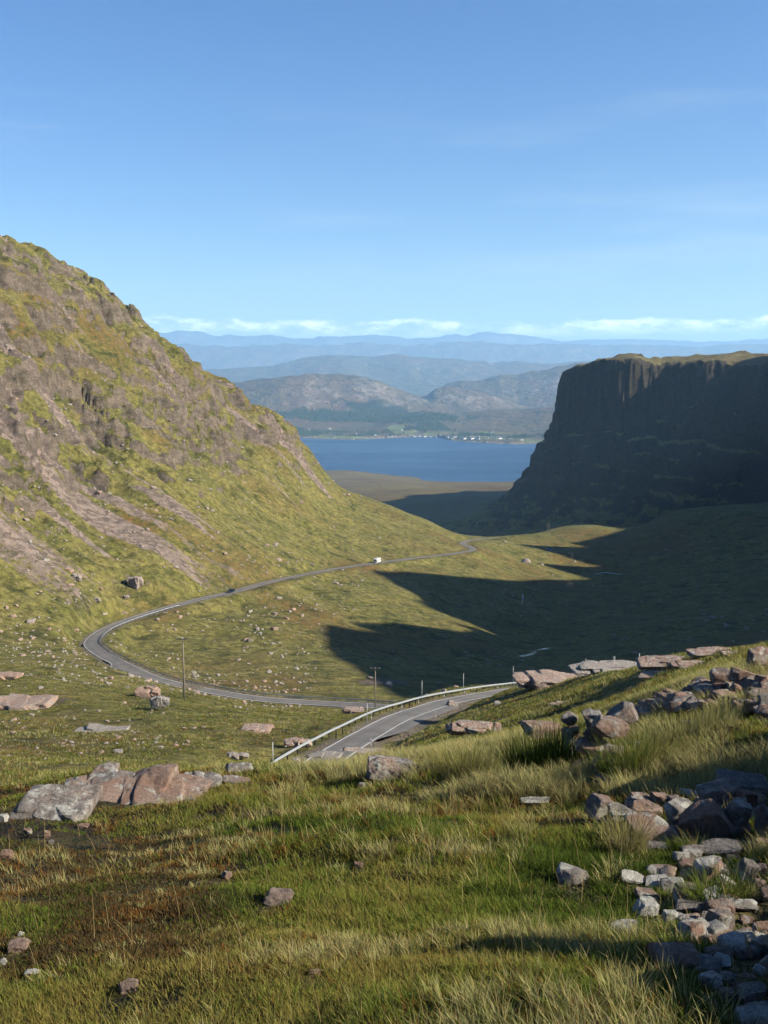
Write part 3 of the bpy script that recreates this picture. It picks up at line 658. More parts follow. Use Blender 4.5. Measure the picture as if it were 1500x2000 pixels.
def build_far():
    R = 5400*np.exp(np.arange(0, math.log(36000/5400), 0.0055)); A = np.radians(np.concatenate([np.arange(-46, -23, 0.5), np.arange(-23, 23, 0.085), np.arange(23, 46, 0.5)]))
    rr, aa = np.meshgrid(R, A, indexing='ij'); X = rr*np.sin(aa); Y = rr*np.cos(aa)
    px = 750+FOC*np.tan(aa)*1.0
    _, ts = ray(750, crest(SHORE, px)); Ds = -EYE/ts
    s = (Y-Ds)
    Z = -EYE+np.where(s > 0, 2+s*0.018+22*sstep(0, 900, s)*(0.5+fbm(X/500, Y/500, 401, 4)), s*0.05)
    tot = Z.copy()
    lnD = np.log(Y)
    for i, (pts, D, w, rough) in enumerate(HILLS):
        wob = 0.35*w*fbm(X/(D*0.12), 0*Y+i*7.1, 410+i, 3)
        _, tc = ray(750, crest(pts, px)); zc = tc*D*(1+wob)
        u = (lnD-math.log(D)-wob)/w
        shape = np.where(u < 0, np.exp(-(np.abs(u)**1.7)), np.exp(-(u/1.3)**2))
        hh = (zc+EYE-25)*shape
        lam = D*0.05
        rg = fbm(X/lam, Y/lam*0.6, 420+i, 6); rd = 1-np.abs(fbm(X/(lam*0.7), Y/(lam*0.7), 430+i, 5))*2
        hh = hh*(1+(0.10*rg+0.07*rd*(1-shape))*rough) + D*0.0022*rough*fbm(X/(D*0.012), Y/(D*0.012), 440+i, 4)*np.clip(hh/150, 0, 1)
        tot = smax(-EYE+hh+np.where(s > 0, 10, 0), tot, 18.0)
    Z = np.where(s > 60, tot, np.where(s > 0, Z+(tot-Z)*sstep(0, 60, s), Z))
    # ground cover, placed on the land itself
    QX, QY = pix(X, Y, Z+EYE)
    D0 = Y < 7600
    n1 = fbm(X/260, Y/420, 450, 4); n2 = fbm(X/90, Y/160, 451, 4)
    def blob(cx, cy, D, rx, ry, k=0.5):       # centre given by its column and row, extents in metres
        P = hit(cx, cy, 5450, 9500, 700, fn=lambda a, b: far_fn(a, b))
        if P is None: P = at(cx, cy, D)
        u = (X-P[0])/rx; v = (Y-P[1])/ry
        return 1-sstep(0.65, 1.1, np.sqrt(u*u+v*v)+k*n2)
    far_fn = far_sampler(R, A, Z)
    wood = np.zeros_like(X); field = np.zeros_like(X); crag = np.zeros_like(X); beach = np.zeros_like(X)
    for b in ((760, 805, 7200, 330, 350), (700, 812, 7200, 400, 220), (830, 815, 7100, 330, 200), (630, 818, 7100, 330, 160)): wood = np.maximum(wood, blob(*b))
    strip = (s > 40) & (s < 520)
    wood = np.maximum(wood, 0.8*strip*sstep(-0.05, 0.25, n2+0.3*n1))
    for b in ((660, 857, 6100, 230, 75), (620, 856, 6100, 120, 70), (775, 836, 6500, 80, 130), (790, 845, 6400, 90, 90), (808, 842, 6400, 30, 100), (845, 847, 6300, 80, 50), (930, 853, 6100, 150, 90), (985, 857, 6000, 160, 70), (1040, 860, 5900, 90, 60), (600, 843, 6400, 70, 60), (880, 846, 6200, 70, 50), (960, 845, 6200, 200, 45)):
        field = np.maximum(field, blob(*b, 0.35)*(s > 12))
    wood = wood*(1-field)
    dr = np.gradient(Z, axis=0)/np.gradient(rr, axis=0); da = np.gradient(Z, axis=1)/(np.gradient(aa, axis=1)*rr)
    crag = sstep(0.30, 0.55, np.hypot(dr, da)+0.25*n2); crag = np.maximum(crag, 0.9*sstep(0.1, 0.5, blob(735, 768, 8200, 260, 400)+0.5*n2-0.2))
    beach = ((s > -5) & (s < 26))*0.8
    V = np.stack([X, Y, Z+EYE], -1).reshape(-1, 3)
    o = np_mesh("hills", V, polar_faces(len(R), len(A))[:, ::-1], FARLAND, True, dict(wood=wood.ravel(), field=field.ravel(), crag=crag.ravel(), beach=beach.ravel()))
    tag(o, kind="structure"); return far_fn, R, A, wood, Z
def far_sampler(R, A, Z):
    lr = np.log(R)
    def fn(x, y):
        r = np.hypot(x, y); a = np.arctan2(x, y)
        i = np.clip(np.searchsorted(lr, np.log(r))-1, 0, len(R)-2); j = np.clip(np.searchsorted(A, a)-1, 0, len(A)-2)
        u = np.clip((np.log(r)-lr[i])/(lr[i+1]-lr[i]), 0, 1); v = np.clip((a-A[j])/(A[j+1]-A[j]), 0, 1)
        return (Z[i, j]*(1-v)+Z[i, j+1]*v)*(1-u)+(Z[i+1, j]*(1-v)+Z[i+1, j+1]*v)*u
    return fn
FAR_FN, FAR_R, FAR_A, FAR_WOOD, FAR_Z = build_far()

# ------------------------------------------------------------------ haze: the air between the viewpoint and the far mountains
HAZE = 4.4e-5
def build_haze():
    mb = MB(); mb.box((0, 15900, 775), (62000, 41000, 2440))
    m = bpy.data.materials.new("haze_air"); m.use_nodes = True; nt = m.node_tree; nt.nodes.clear()
    out = nt.nodes.new('ShaderNodeOutputMaterial'); v = nt.nodes.new('ShaderNodeVolumePrincipled')
    v.inputs['Color'].default_value = (0.35, 0.645, 1.0, 1); v.inputs['Density'].default_value = HAZE; v.inputs['Anisotropy'].default_value = 0.1
    nt.links.new(v.outputs[0], out.inputs['Volume'])
    o = mb.build("haze", m); tag(o, kind="stuff")
build_haze()
# ------------------------------------------------------------------ road, its paint and guard rails
def ribbon(name, i0, i1, offs, dz, m, mid=3, attrs=None):
    """sheet along the road between lateral offsets (functions of the sample index)"""
    I = np.arange(i0, i1); cols = []
    o0, o1 = offs
    for k in range(mid+1):
        w = (o0(I)*(mid-k)+o1(I)*k)/mid
        cols.append(np.stack([ROAD[I, 0]+ROAD_N[I, 0]*w, ROAD[I, 1]+ROAD_N[I, 1]*w, ROAD[I, 2]+dz+0*w], -1))
    V = np.stack(cols, 1); n = len(I); q = np.arange(n-1)[:, None]*(mid+1)+np.arange(mid)[None]
    F = np.stack([q, q+mid+1, q+mid+2, q+1], -1).reshape(-1, 4)
    at_ = None
    if attrs: at_ = {attrs: np.tile(np.array([0, 0.2, 1, 0.3, 0.1, 0.3, 1, 0.2, 0])[:mid+1], n)}
    o = np_mesh(name, V.reshape(-1, 3), F[:, ::-1], m, True, at_); tag(o, kind="structure"); return o
N_R = len(ROAD)
ribbon("road", 0, N_R, (lambda I: -HW_L[I], lambda I: HW_R[I]), 0.0, ASPH, 8, 'track')
def near_paint():
    e0 = road_at(1015, 196)
    ribbon("road_marking", 6, I_NEAR_END+60, (lambda I: 0*I-1.80, lambda I: 0*I-1.66), 0.02, PAINT, 1)
    ribbon("road_marking", 6, I_NEAR_END+60, (lambda I: 0*I+1.62, lambda I: 0*I+1.76), 0.02, PAINT, 1)
    a = road_at(775, 245); b = road_at(300, 190+210)
    b = int(np.argmin((ROAD[:, 0]+60)**2+(ROAD[:, 1]-440)**2))
    ribbon("road_marking", a-30, b, (lambda I: HW_R[I]-0.32, lambda I: HW_R[I]-0.17), 0.02, PAINT, 1)
    ribbon("road_marking", a-30, b, (lambda I: -HW_L[I]+0.12, lambda I: -HW_L[I]+0.28), 0.02, PAINT, 1)
    ribbon("road_marking", b, N_R-4, (lambda I: HW_R[I]-0.25, lambda I: HW_R[I]+0.15), 0.02, m_plain("pale_road_edge", (0.42, 0.38, 0.32), 0.9), 1)
    ribbon("road_marking", b, N_R-4, (lambda I: -HW_L[I]-0.1, lambda I: -HW_L[I]+0.2), 0.02, bpy.data.materials["pale_road_edge"], 1)
near_paint()
def guard_rail(i0, i1, off, label, step=2, metal=None, dz=0.0, sunk=0.6):
    I = np.arange(i0, i1, step); th = off(I)
    P = np.stack([ROAD[I, 0]+ROAD_N[I, 0]*th, ROAD[I, 1]+ROAD_N[I, 1]*th, ROAD[I, 2]], -1)
    side = np.sign(th.mean())
    root = empty("guard_rail", tuple(P[0])); base_ = np.array(P[0])
    prof = [(0.0, 0.76), (0.05, 0.735), (0.05, 0.68), (-0.01, 0.63), (-0.01, 0.59), (0.05, 0.54), (0.05, 0.485), (0.0, 0.46), (-0.015, 0.47), (0.035, 0.51), (-0.03, 0.59), (-0.03, 0.63), (0.035, 0.70), (-0.015, 0.75)]
    k = len(prof); V = []
    for p, i in zip(P, I):
        nx, ny = ROAD_N[i]*(-side)
        for a, z in prof: V.append((p[0]+nx*a*1.1-base_[0], p[1]+ny*a*1.1-base_[1], p[2]+z+dz-base_[2]))
    n = len(P); q = np.arange(n-1)[:, None]*k+np.arange(k)[None]; q2 = np.arange(n-1)[:, None]*k+(np.arange(k)[None]+1) % k
    F = np.stack([q, q+k, q2+k, q2], -1).reshape(-1, 4)
    np_mesh("beam", V, F, metal or STEEL, True, parent=root)
    d = np.concatenate([[0], np.cumsum(np.hypot(*np.diff(P[:, :2], axis=0).T))])
    npost = int(d[-1]/3.2)
    for c in range(npost+1):
        s = c*3.2+0.3
        if s > d[-1]: break
        x, y, z = (np.interp(s, d, P[:, q]) for q in range(3)); i = int(np.interp(s, d, I)); nx, ny = ROAD_N[i]*side
        mb = MB(); a = math.atan2(ny, nx)
        mb.box((0, 0, 0.08-sunk/2), (0.12, 0.08, 1.24+sunk)); 
        o = mb.build("post", IRON, root); o.location = (x+nx*0.10-base_[0], y+ny*0.10-base_[1], z-base_[2]+dz); o.rotation_euler = (0, 0, a)
    tag(root, label, "guard rail"); return root
guard_rail(road_at(560, 84)+2, I_NEAR_END+18, lambda I: -(HW_L[I]+1.75), "galvanised crash barrier along the outer edge of the near road, sunlit on its face")
_fe = int(np.argmin((ROAD[:, 0]+83)**2+(ROAD[:, 1]-404)**2))
guard_rail(road_at(880, 252), _fe, lambda I: HW_R[I]+0.75, "dark backed crash barrier round the inside of the hairpin bend below", 2)

def marker_post(px, D, label, side, zoff=0.0):
    i = road_at(px, D); off = side*((HW_L if side < 0 else HW_R)[i]+(0.75 if side < 0 else 0.5))
    x, y = ROAD[i, :2]+ROAD_N[i]*off
    # slide along the road until the column matches
    best = min(range(max(0, i-25), min(N_R, i+25)), key=lambda k: abs(pix(ROAD[k, 0]+ROAD_N[k, 0]*off, ROAD[k, 1]+ROAD_N[k, 1]*off, ROAD[k, 2])[0]-px))
    x, y = ROAD[best, :2]+ROAD_N[best]*off; z = ROAD[best, 2]-0.1
    root = empty("marker_post", (x, y, z))
    mb = MB(); mb.box((0, 0, 0.42), (0.13, 0.09, 1.24), bevel=0.012); mb.build("shaft", POSTM, root)
    mb = MB(); mb.box((0, -0.052, 0.80), (0.07, 0.012, 0.12)); mb.build("reflector", m_plain("reflector_"+str(px), (0.75, 0.75, 0.78), 0.15), root)
    tag(root, label, "marker post"); return root
marker_post(725, 126, "white marker post with black band, lowest on the barrier side of the near road", -1)
marker_post(787, 143, "second marker post up the barrier side of the near road", -1)
marker_post(817, 150, "third marker post up the barrier side, just before the middle of the curve", -1)
marker_post(869, 161, "fourth marker post up the barrier side, beside the widest black shade beyond", -1)
marker_post(910, 171, "fifth marker post up the barrier side, just below the middle snow pole", -1)
marker_post(973, 184, "sixth and farthest marker post of the barrier side, near the top right of the road", -1)
marker_post(726, 110, "dark marker post on the inner edge of the near road beside the grass", 1)
marker_post(853, 140, "black and white marker post on the near road's inner edge by the rocky bank", 1)

def snow_pole(px, ptop, pbot, D, label):
    x, y = at(px, pbot, D)[:2]; z = ground(x, y); top = at(px, ptop, D)[2]
    root = empty("snow_pole", (x, y, z))
    mb = MB(); mb.tube((0, 0, -0.3), (0, 0, top-z), 0.048, 0.045, 10); mb.build("shaft", GREYP, root, True)
    mb = MB(); mb.tube((0, 0, top-z), (0, 0, top-z+0.04), 0.056, 0.05, 10); mb.build("cap", IRON, root)
    tag(root, label, "snow pole")
snow_pole(533, 1449, 1490, 91, "thin grey snow pole at the lower left end of the near crash barrier")
snow_pole(717, 1373, 1407, 124, "thin grey snow pole behind the near crash barrier beside the power pole")
snow_pole(824, 1329, 1360, 158, "thin grey snow pole against black shade, leftmost of three above the barrier")
snow_pole(905, 1315, 1342, 176, "thin grey snow pole against the black shade, middle one of the three above the barrier")
snow_pole(1002, 1301, 1328, 203, "thin grey snow pole against the black shade near the far end of the barrier")
snow_pole(1144, 1286, 1300, 150, "short tip of a snow pole showing behind the pale rock ledge")
snow_pole(1248, 1276, 1300, 130, "thin grey snow pole standing behind the rocks right of the small road sign")
def small_sign():
    D = 145; P = at(1199, 1296, D); z = ground(P[0], P[1]); top = at(1199, 1282, D)[2]-z
    root = empty("road_sign", (P[0], P[1], z))
    MB().tube((0, 0, -0.3), (0, 0, top), 0.04, 0.04, 10).build("post", GREYP, root, True)
    mb = MB(); mb.box((0, 0.05, top-0.30), (0.50, 0.02, 0.60), bevel=0.008); mb.build("plate", m_plain("sign_back_grey", (0.30, 0.32, 0.33), 0.5, 0.3), root)
    tag(root, "grey back of a small road sign on a post above the rock ledge", "road sign")
small_sign()

# ------------------------------------------------------------------ power poles
def power_pole(px, ptop, pbot, D, label, rz=0.1, arm=2.2, gear=True, name="power_pole"):
    if D > 500:
        P = hit(px, pbot, D*0.75, D*1.3, 900); D = P[1] if P is not None else D
    x, y = at(px, pbot, D)[:2]; z = ground(x, y); H = max(at(px, ptop, D)[2]-z, 7.0)
    root = empty(name, (x, y, z), rz)
    MB().tube((0, 0, -1.0), (0, 0, H), 0.17, 0.115, 12).build("shaft", WOOD, root, True)
    mb = MB(); mb.box((0, -0.16, H-0.12), (arm, 0.11, 0.13)); mb.build("crossarm", IRON if gear else WOOD, root)
    if gear:
        for s in (-1, 1): MB().tube((s*0.55, -0.16, H-0.17), (0, -0.14, H-0.75), 0.03, 0.03, 8).build("brace", IRON, root)
        MB().box((0.02, -0.30, H+0.02), (0.42, 0.24, 0.20), bevel=0.03).build("switch_box", CERAM, root)
    for s in (-0.46*arm, 0.0, 0.46*arm):
        mb = MB(); mb.tube((s, -0.16, H-0.06), (s, -0.16, H+0.06), 0.05, 0.05, 8); mb.tube((s, -0.16, H+0.06), (s, -0.16, H+0.14), 0.075, 0.05, 8); mb.build("insulator", CERAM, root, True)
    tag(root, label, "power pole"); return root
power_pole(360, 1246, 1362, 166, "tall wooden power pole with braced crossarm on the slope left of the road", 0.12)
power_pole(733, 1304, 1380, 238, "wooden power pole with plain T crossarm beyond the near crash barrier", -0.15, 2.5, False)
for px, pt, pb, D, lab in ((1129, 1095, 1113, 860, "small wooden power pole nearest of the row on the shaded valley floor"),
                           (1117, 1080, 1096, 900, "small wooden power pole, second of the row up the valley floor"),
                           (1096, 1049, 1062, 980, "small wooden power pole, third of the row, just below the lit ridge")):
    power_pole(px, pt, pb, D, lab, 0.3, 2.0, False)
def h_pole():
    P = hit(1071, 1040, 700, 1250, 900); D = P[1] if P is not None else 1040; x, y = at(1071, 1040, D)[:2]; z = ground(x, y); H = max(at(1071, 1022, D)[2]-z, 8.0); print('twin pole', D, H)
    root = empty("twin_power_pole", (x, y, z), 0.1)
    for s in (-1, 1): MB().tube((s*0.95, 0, -1), (s*0.95, 0, H), 0.17, 0.13, 10).build("shaft", WOOD, root, True)
    MB().box((0, -0.15, H-0.2), (3.4, 0.12, 0.14)).build("crossarm", WOOD, root)
    MB().box((0, 0, H*0.55), (2.0, 0.1, 0.12)).build("brace", WOOD, root)
    tag(root, "twin legged power pole on the lip of the valley floor against the dark cliff", "power pole")
h_pole()

# ------------------------------------------------------------------ vehicles
WHITEP = m_plain("white_vehicle_paint", (0.80, 0.80, 0.79), 0.35, 0, 0.04, 2); GLASS = m_plain("vehicle_glass", (0.012, 0.014, 0.016), 0.08, 0, 0.05, 2, 0.8)
BLUEP = m_plain("dark_blue_vehicle_paint", (0.020, 0.036, 0.060), 0.25, 0.3, 0.05, 2, 0.6); TYRE = m_plain("tyre_rubber", (0.02, 0.02, 0.02), 0.8)
RIM = m_plain("wheel_rim", (0.45, 0.45, 0.46), 0.35, 0.7); TRIM = m_plain("grey_trim", (0.10, 0.10, 0.105), 0.6); LAMP = m_plain("headlight_glass", (0.70, 0.72, 0.74), 0.1, 0.2)
def wheels(root, w, ys, r):
    for y in ys:
        for s in (-1, 1):
            t = MB().tube((s*(w/2-0.20), y, r), (s*(w/2+0.01), y, r), r, r, 20).build("wheel", TYRE, root, True)
            MB().tube((s*(w/2+0.005), y, r), (s*(w/2+0.03), y, r), r*0.6, r*0.55, 14).build("rim", RIM, t, True)
def place_on_road(px, D, off, rev):
    i = min(range(N_R), key=lambda k: abs(pix(*ROAD[k])[0]-px)+0.6*abs(ROAD[k, 1]-D))
    x, y = ROAD[i, :2]+ROAD_N[i]*off; t = _T[i]*(-1 if rev else 1)
    return (x, y, ROAD[i, 2]+0.01), math.atan2(t[1], t[0])-math.pi/2
def motorhome():
    loc, rz = place_on_road(737, 618, 0.15, True)
    root = empty("motorhome", loc, rz)      # forward is +y
    mb = MB(); mb.prism([(-3.1, 0.45), (-3.1, 2.75), (-3.0, 2.9), (2.1, 2.9), (2.45, 2.6), (2.4, 2.15), (1.3, 2.1), (1.2, 0.45)], 2.25); mb.build("body", WHITEP, root)
    mb = MB(); mb.prism([(1.202, 0.42), (1.202, 2.08), (2.1, 1.98), (2.62, 1.22), (3.25, 1.0), (3.35, 0.55), (3.3, 0.42)], 2.0); mb.build("cab", m_plain("grey_cab_paint", (0.36, 0.38, 0.37), 0.35), root)
    MB().box((0, 2.385, 1.62), (1.75, 0.03, 0.74), Matrix.Rotation(math.radians(34.5), 3, 'X')).build("windscreen", GLASS, root)
    for s in (-1, 1):
        MB().box((s*1.005, 1.72, 1.55), (0.03, 0.75, 0.55)).build("window", GLASS, root)
        MB().box((s*1.13, -0.6, 1.95), (0.03, 1.1, 0.5)).build("window", GLASS, root)
        MB().box((s*1.13, -2.3, 1.95), (0.03, 0.6, 0.4)).build("window", GLASS, root)
        MB().box((s*0.75, 3.33, 0.82), (0.34, 0.06, 0.2), bevel=0.02).build("headlight", LAMP, root)
        MB().box((s*1.13, 2.2, 1.5), (0.18, 0.1, 0.3), bevel=0.02).build("wing_mirror", TRIM, root)
    MB().box((-1.13, 0.6, 1.4), (0.03, 0.65, 1.75)).build("door", WHITEP, root)
    MB().box((0, 3.38, 0.52), (1.95, 0.12, 0.24), bevel=0.03).build("bumper", TRIM, root)
    wheels(root, 2.05, (-1.9, 2.45), 0.34)
    tag(root, "white motorhome with over-cab bed driving along the valley road", "motorhome")
motorhome()
def car():
    loc, rz = place_on_road(449, 437, 0.2, True)
    root = empty("car", loc, rz)
    mb = MB(); mb.prism([(-2.0, 0.35), (-2.05, 0.85), (-1.9, 1.0), (1.0, 0.98), (1.85, 0.82), (2.05, 0.62), (2.05, 0.35)], 1.72); mb.build("body", BLUEP, root)
    bpy.context.view_layer.update()
    mb = MB(); mb.prism([(-1.9, 1.002), (-1.6, 1.42), (-0.3, 1.48), (0.35, 1.38), (1.05, 0.985)], 1.46); mb.build("cabin", GLASS, root)
    mb = MB(); mb.prism([(-1.62, 1.425), (-1.5, 1.47), (-0.3, 1.52), (0.3, 1.43), (0.3, 1.395), (-0.3, 1.485)], 1.36); mb.build("roof", BLUEP, root)
    for s in (-1, 1):
        MB().box((s*0.62, 2.02, 0.68), (0.34, 0.1, 0.16), bevel=0.02).build("headlight", LAMP, root)
        MB().box((s*0.93, 0.65, 0.98), (0.16, 0.1, 0.12), bevel=0.02).build("wing_mirror", BLUEP, root)
    MB().box((0, 2.06, 0.48), (1.5, 0.04, 0.12)).build("number_plate", WHITEP, root)
    wheels(root, 1.70, (-1.3, 1.3), 0.31)
    tag(root, "dark blue hatchback car driving down the valley road", "car")
car()
# ------------------------------------------------------------------ rocks
def ico(sub):
    bm = bmesh.new(); bmesh.ops.create_icosphere(bm, subdivisions=sub, radius=1.0)
    V = np.array([v.co[:] for v in bm.verts]); F = np.array([[v.index for v in f.verts] for f in bm.faces]); bm.free(); return V, F
ICO = {k: ico(k) for k in (2, 3, 4, 5)}
def rock_shape(seed, sub=4, size=(1, 1, 1), cuts=15, rough=0.05, flat=0.0, box=0.0):
    """a boulder broken along planes, then weathered; unit half extents times size"""
    rs = np.random.RandomState(seed); V, F = ICO[sub]; V = V.copy()
    n = rs.normal(size=(cuts, 3)); n /= np.linalg.norm(n, axis=1)[:, None]
    if box > 0:       # bedding: broken along three near-square joint sets
        Q = np.array([[1, 0, 0], [-1, 0, 0], [0, 1, 0], [0, -1, 0], [0, 0, 1], [0, 0, -1.0]]); Q = Q+rs.normal(0, 0.16, Q.shape); Q /= np.linalg.norm(Q, axis=1)[:, None]
        n = np.concatenate([Q, n])
    for k, a in enumerate(n):
        d = rs.uniform(0.52, 0.68) if (box > 0 and k < 6) else rs.uniform(0.66, 0.93)
        s = V @ a-d; m = s > 0; V[m] -= np.outer(s[m]*0.97, a)
    V /= np.abs(V).max(0)
    nn = V/np.linalg.norm(V, axis=1)[:, None]
    o = rs.uniform(0, 50, 3)
    def n3(P, f, sd): return vnoise(P[:, 0]*f+o[0]+P[:, 2]*f*0.7, P[:, 1]*f+o[1]-P[:, 2]*f*0.6, sd)+vnoise(P[:, 2]*f+o[2], P[:, 0]*f-P[:, 1]*f*0.5, sd+1)
    V = V+nn*(rough*(n3(V, 1.8, seed)*1.3+n3(V, 4.2, seed+3)*0.75+n3(V, 9.0, seed+7)*0.40)[:, None])
    if sub >= 4: V = V+nn*(rough*0.22*n3(V, 19, seed+9))[:, None]
    if sub >= 5: V = V+nn*(rough*0.20*n3(V, 40, seed+12))[:, None]
    st = rs.uniform(3.0, 5.0)                    # faint bedding ledges
    q = V[:, 2]*st+0.25*n3(V, 1.2, seed+5); f = q-np.floor(q); V[:, 2] += (sstep(0.25, 0.7, f)-f)/st*0.35
    return V*np.array(size), F
def rot(rx, ry, rz):
    return np.array((Matrix.Rotation(rz, 3, 'Z') @ Matrix.Rotation(ry, 3, 'Y') @ Matrix.Rotation(rx, 3, 'X')))
NEAR_ROCKS = []          # footprints, kept clear of grass
def near_rock(name, label, px, py, w, h, m, seed, tilt=(0, 0, 0), base_py=None, depth=0.8, cat=None, group=None, box=0.5, rough=0.055, sub=4, D=None, sink=1.12):
    """a rock that fills w x h of the photograph at the place where its foot meets the ground"""
    if D is None:
        P = hit(px, base_py or (py+h*0.42), 2.0, 200, 900, fn=GFN)
        D = P[1] if P is not None else 30.0
    k = D/FOC; W = w*k; H = h*k; dp = W*depth
    Hs = max(H-dp*0.16, H*0.45)*sink
    slab = name == 'rock_slab' and D < 25
    if slab: dp = max(H*1.55, W*0.35); Hs = H*0.5; tilt = (tilt[0]+15, tilt[1], tilt[2])
    c = at(px, py+h*(0.0 if D < 25 else 0.04), D+dp*(0.30 if not slab else 0.15))
    V, F = rock_shape(seed, sub, (W/2, dp/2, Hs/2), box=box, rough=rough)
    Rm = rot(*[math.radians(a) for a in tilt]); V = V @ Rm.T
    # keep the silhouette at the photographed size after tilting
    V[:, 0] *= (W*0.53)/np.abs(V[:, 0]).max()
    if not slab: V[:, 2] *= (Hs*0.54)/np.abs(V[:, 2]).max()
    o = np_mesh(name, V, F, m, True); o.location = tuple(c)
    tag(o, label, cat or ("rock slab" if "slab" in name else "rock"), group)
    NEAR_ROCKS.append((c[0], c[1], W/2, dp/2)); return o
_gc = {}
def ledge(label, px, py, w, h, m, seed, base_py=None, D=None, n=6, cat="rock slab", lift=0.0, rough=0.06):
    """bedrock breaking the turf: several worn blocks grown into one another, mostly below ground"""
    rl = np.random.RandomState(seed)
    if D is None:
        P = hit(px, base_py or (py+h*0.42), 2.0, 300, 900, fn=GFN); D = P[1] if P is not None else 30.0
    k = D/FOC; W = w*k; H = h*k; Vs, Fs, off = [], [], 0; org = at(px, py, D+0.2*W)
    for i in range(n):
        t = (i+0.5)/n*2-1; x = t*W*0.36+rl.uniform(-0.04, 0.04)*W; ww = W*rl.uniform(0.22, 0.38); env = math.sqrt(max(0.05, 1-(t*0.85)**2))
        hh = H*rl.uniform(0.42, 0.60)*env*(1 if D < 25 else 0.75); dd = min(W*0.40, H*2.4)*rl.uniform(0.9, 1.5)*(1 if D < 25 else 0.6)
        V, F = rock_shape(seed*7+i, 5 if W/D > 0.07 else 4, (ww, dd, hh), box=1, rough=rough*0.75, cuts=9)
        V = V @ rot(math.radians(rl.uniform(6, 20) if D < 25 else rl.uniform(-2, 6)), math.radians(rl.uniform(-6, 8)), rl.uniform(-0.22, 0.22)).T
        y = rl.uniform(-0.3, 0.4)*dd; V = V+np.array([x, y, -H*0.12+lift*H-0.25*max(0, -y)*0.3])
        Vs.append(V); Fs.append(F+off); off += len(V); NEAR_ROCKS.append((org[0]+x, org[1]+y, ww*0.9, dd*0.8))
    V = np.concatenate(Vs); c = 0.5*(V[:, 2].max()+V[:, 2].min())
    o = np_mesh("rock_slab", V, np.concatenate(Fs), m, True); o.location = tuple(org+np.array([0, 0, -V[:, 2].max()+H*0.52])); tag(o, label, cat); return o
def GFN(x, y): return height(x, y)
A_, B_, C_, D_ = ROCK_A, ROCK_B, ROCK_C, ROCK_D
ledge("broad flat-topped grey slab with pink right edge, lowest left of the bedrock slabs", 106, 1573, 168, 48, A_, 11, base_py=1600, n=4, rough=0.05)
ledge("long low grey arm of bedrock at the left of the lichened outcrop", 200, 1518, 120, 26, A_, 12, base_py=1532, n=4)
ledge("large domed pink and grey bedrock outcrop with white lichen on top", 294, 1536, 178, 46, C_, 14, base_py=1562, n=6)
ledge("narrow grey right arm of the lichened outcrop, tapering right", 384, 1528, 88, 28, A_, 15, base_py=1540, n=4)
near_rock("stone", "small pink stone at the foot of the outcrop's right arm", 371, 1562, 24, 11, B_, 15)
near_rock("rock_slab", "thin grey slab lying in the grass right of the lichened outcrop", 462, 1524, 66, 17, A_, 16, (0, 3, 0), box=1)
near_rock("rock_slab", "low grey ledge on the grassy brow below the end of the crash barrier", 466, 1499, 62, 20, A_, 17, box=1)
near_rock("stone", "bright white stone cut by the left edge of the picture", 5, 1598, 24, 19, D_, 18)
near_rock("stone", "small red stone lying in the dark peat below the lowest slab", 55, 1624, 17, 13, B_, 19)
near_rock("stone", "pointed red stone right of the one in the peat", 92, 1630, 14, 17, B_, 20)
near_rock("stone", "flat reddish stone under the right corner of the lowest slab", 162, 1613, 26, 9, B_, 21)
near_rock("stone", "pale pink stone at the left edge below the peat", 12, 1670, 28, 18, B_, 22)
near_rock("stone", "tiny pink stone in heather right of the peat", 100, 1645, 12, 10, C_, 23)
near_rock("stone", "small angular pink stone beside a dark tuft in the open grass", 444, 1709, 23, 19, B_, 24, (0, 20, 30))
near_rock("stone", "rounded tan stone alone in the middle of the grass", 544, 1752, 62, 36, C_, 25, (0, 10, 20), rough=0.04)
near_rock("stone", "flat dark grey stone half sunk near the left edge of the grass", 38, 1848, 46, 26, A_, 26)
near_rock("stone", "small white stone above the flat dark grey one on the left", 41, 1825, 14, 11, D_, 27)
near_rock("stone", "pale stone tip at the left edge near the bottom", 4, 1880, 18, 17, A_, 28)
near_rock("stone", "white topped stone in a dark hollow at lower left", 63, 1900, 30, 19, D_, 29)
near_rock("stone", "brownish stone mostly hidden in grass at bottom left of centre", 252, 1928, 46, 26, B_, 30)
near_rock("stone", "small brick-pink stone in the grass right of the tan one", 700, 1690, 22, 14, B_, 31)
near_rock("stone", "faint brown stone buried in grass at bottom centre", 615, 1900, 25, 16, B_, 32)
near_rock("boulder", "big blocky grey and tan boulder standing alone on the grassy brow", 758, 1502, 106, 58, A_, 33, (10, 14, 24), box=1, rough=0.075, sub=5, base_py=1524, depth=0.6)
near_rock("stone", "little pale stone at the left foot of the lone boulder", 707, 1534, 16, 12, D_, 34)
near_rock("boulder", "half sunk stone with bright orange right face, left of the tumbled stones", 1113, 1709, 76, 38, B_, 35, (0, 8, -20), rough=0.045)
near_rock("rock_slab", "flat white topped slab in the grass below the cairn's left foot", 1046, 1563, 64, 12, D_, 36)
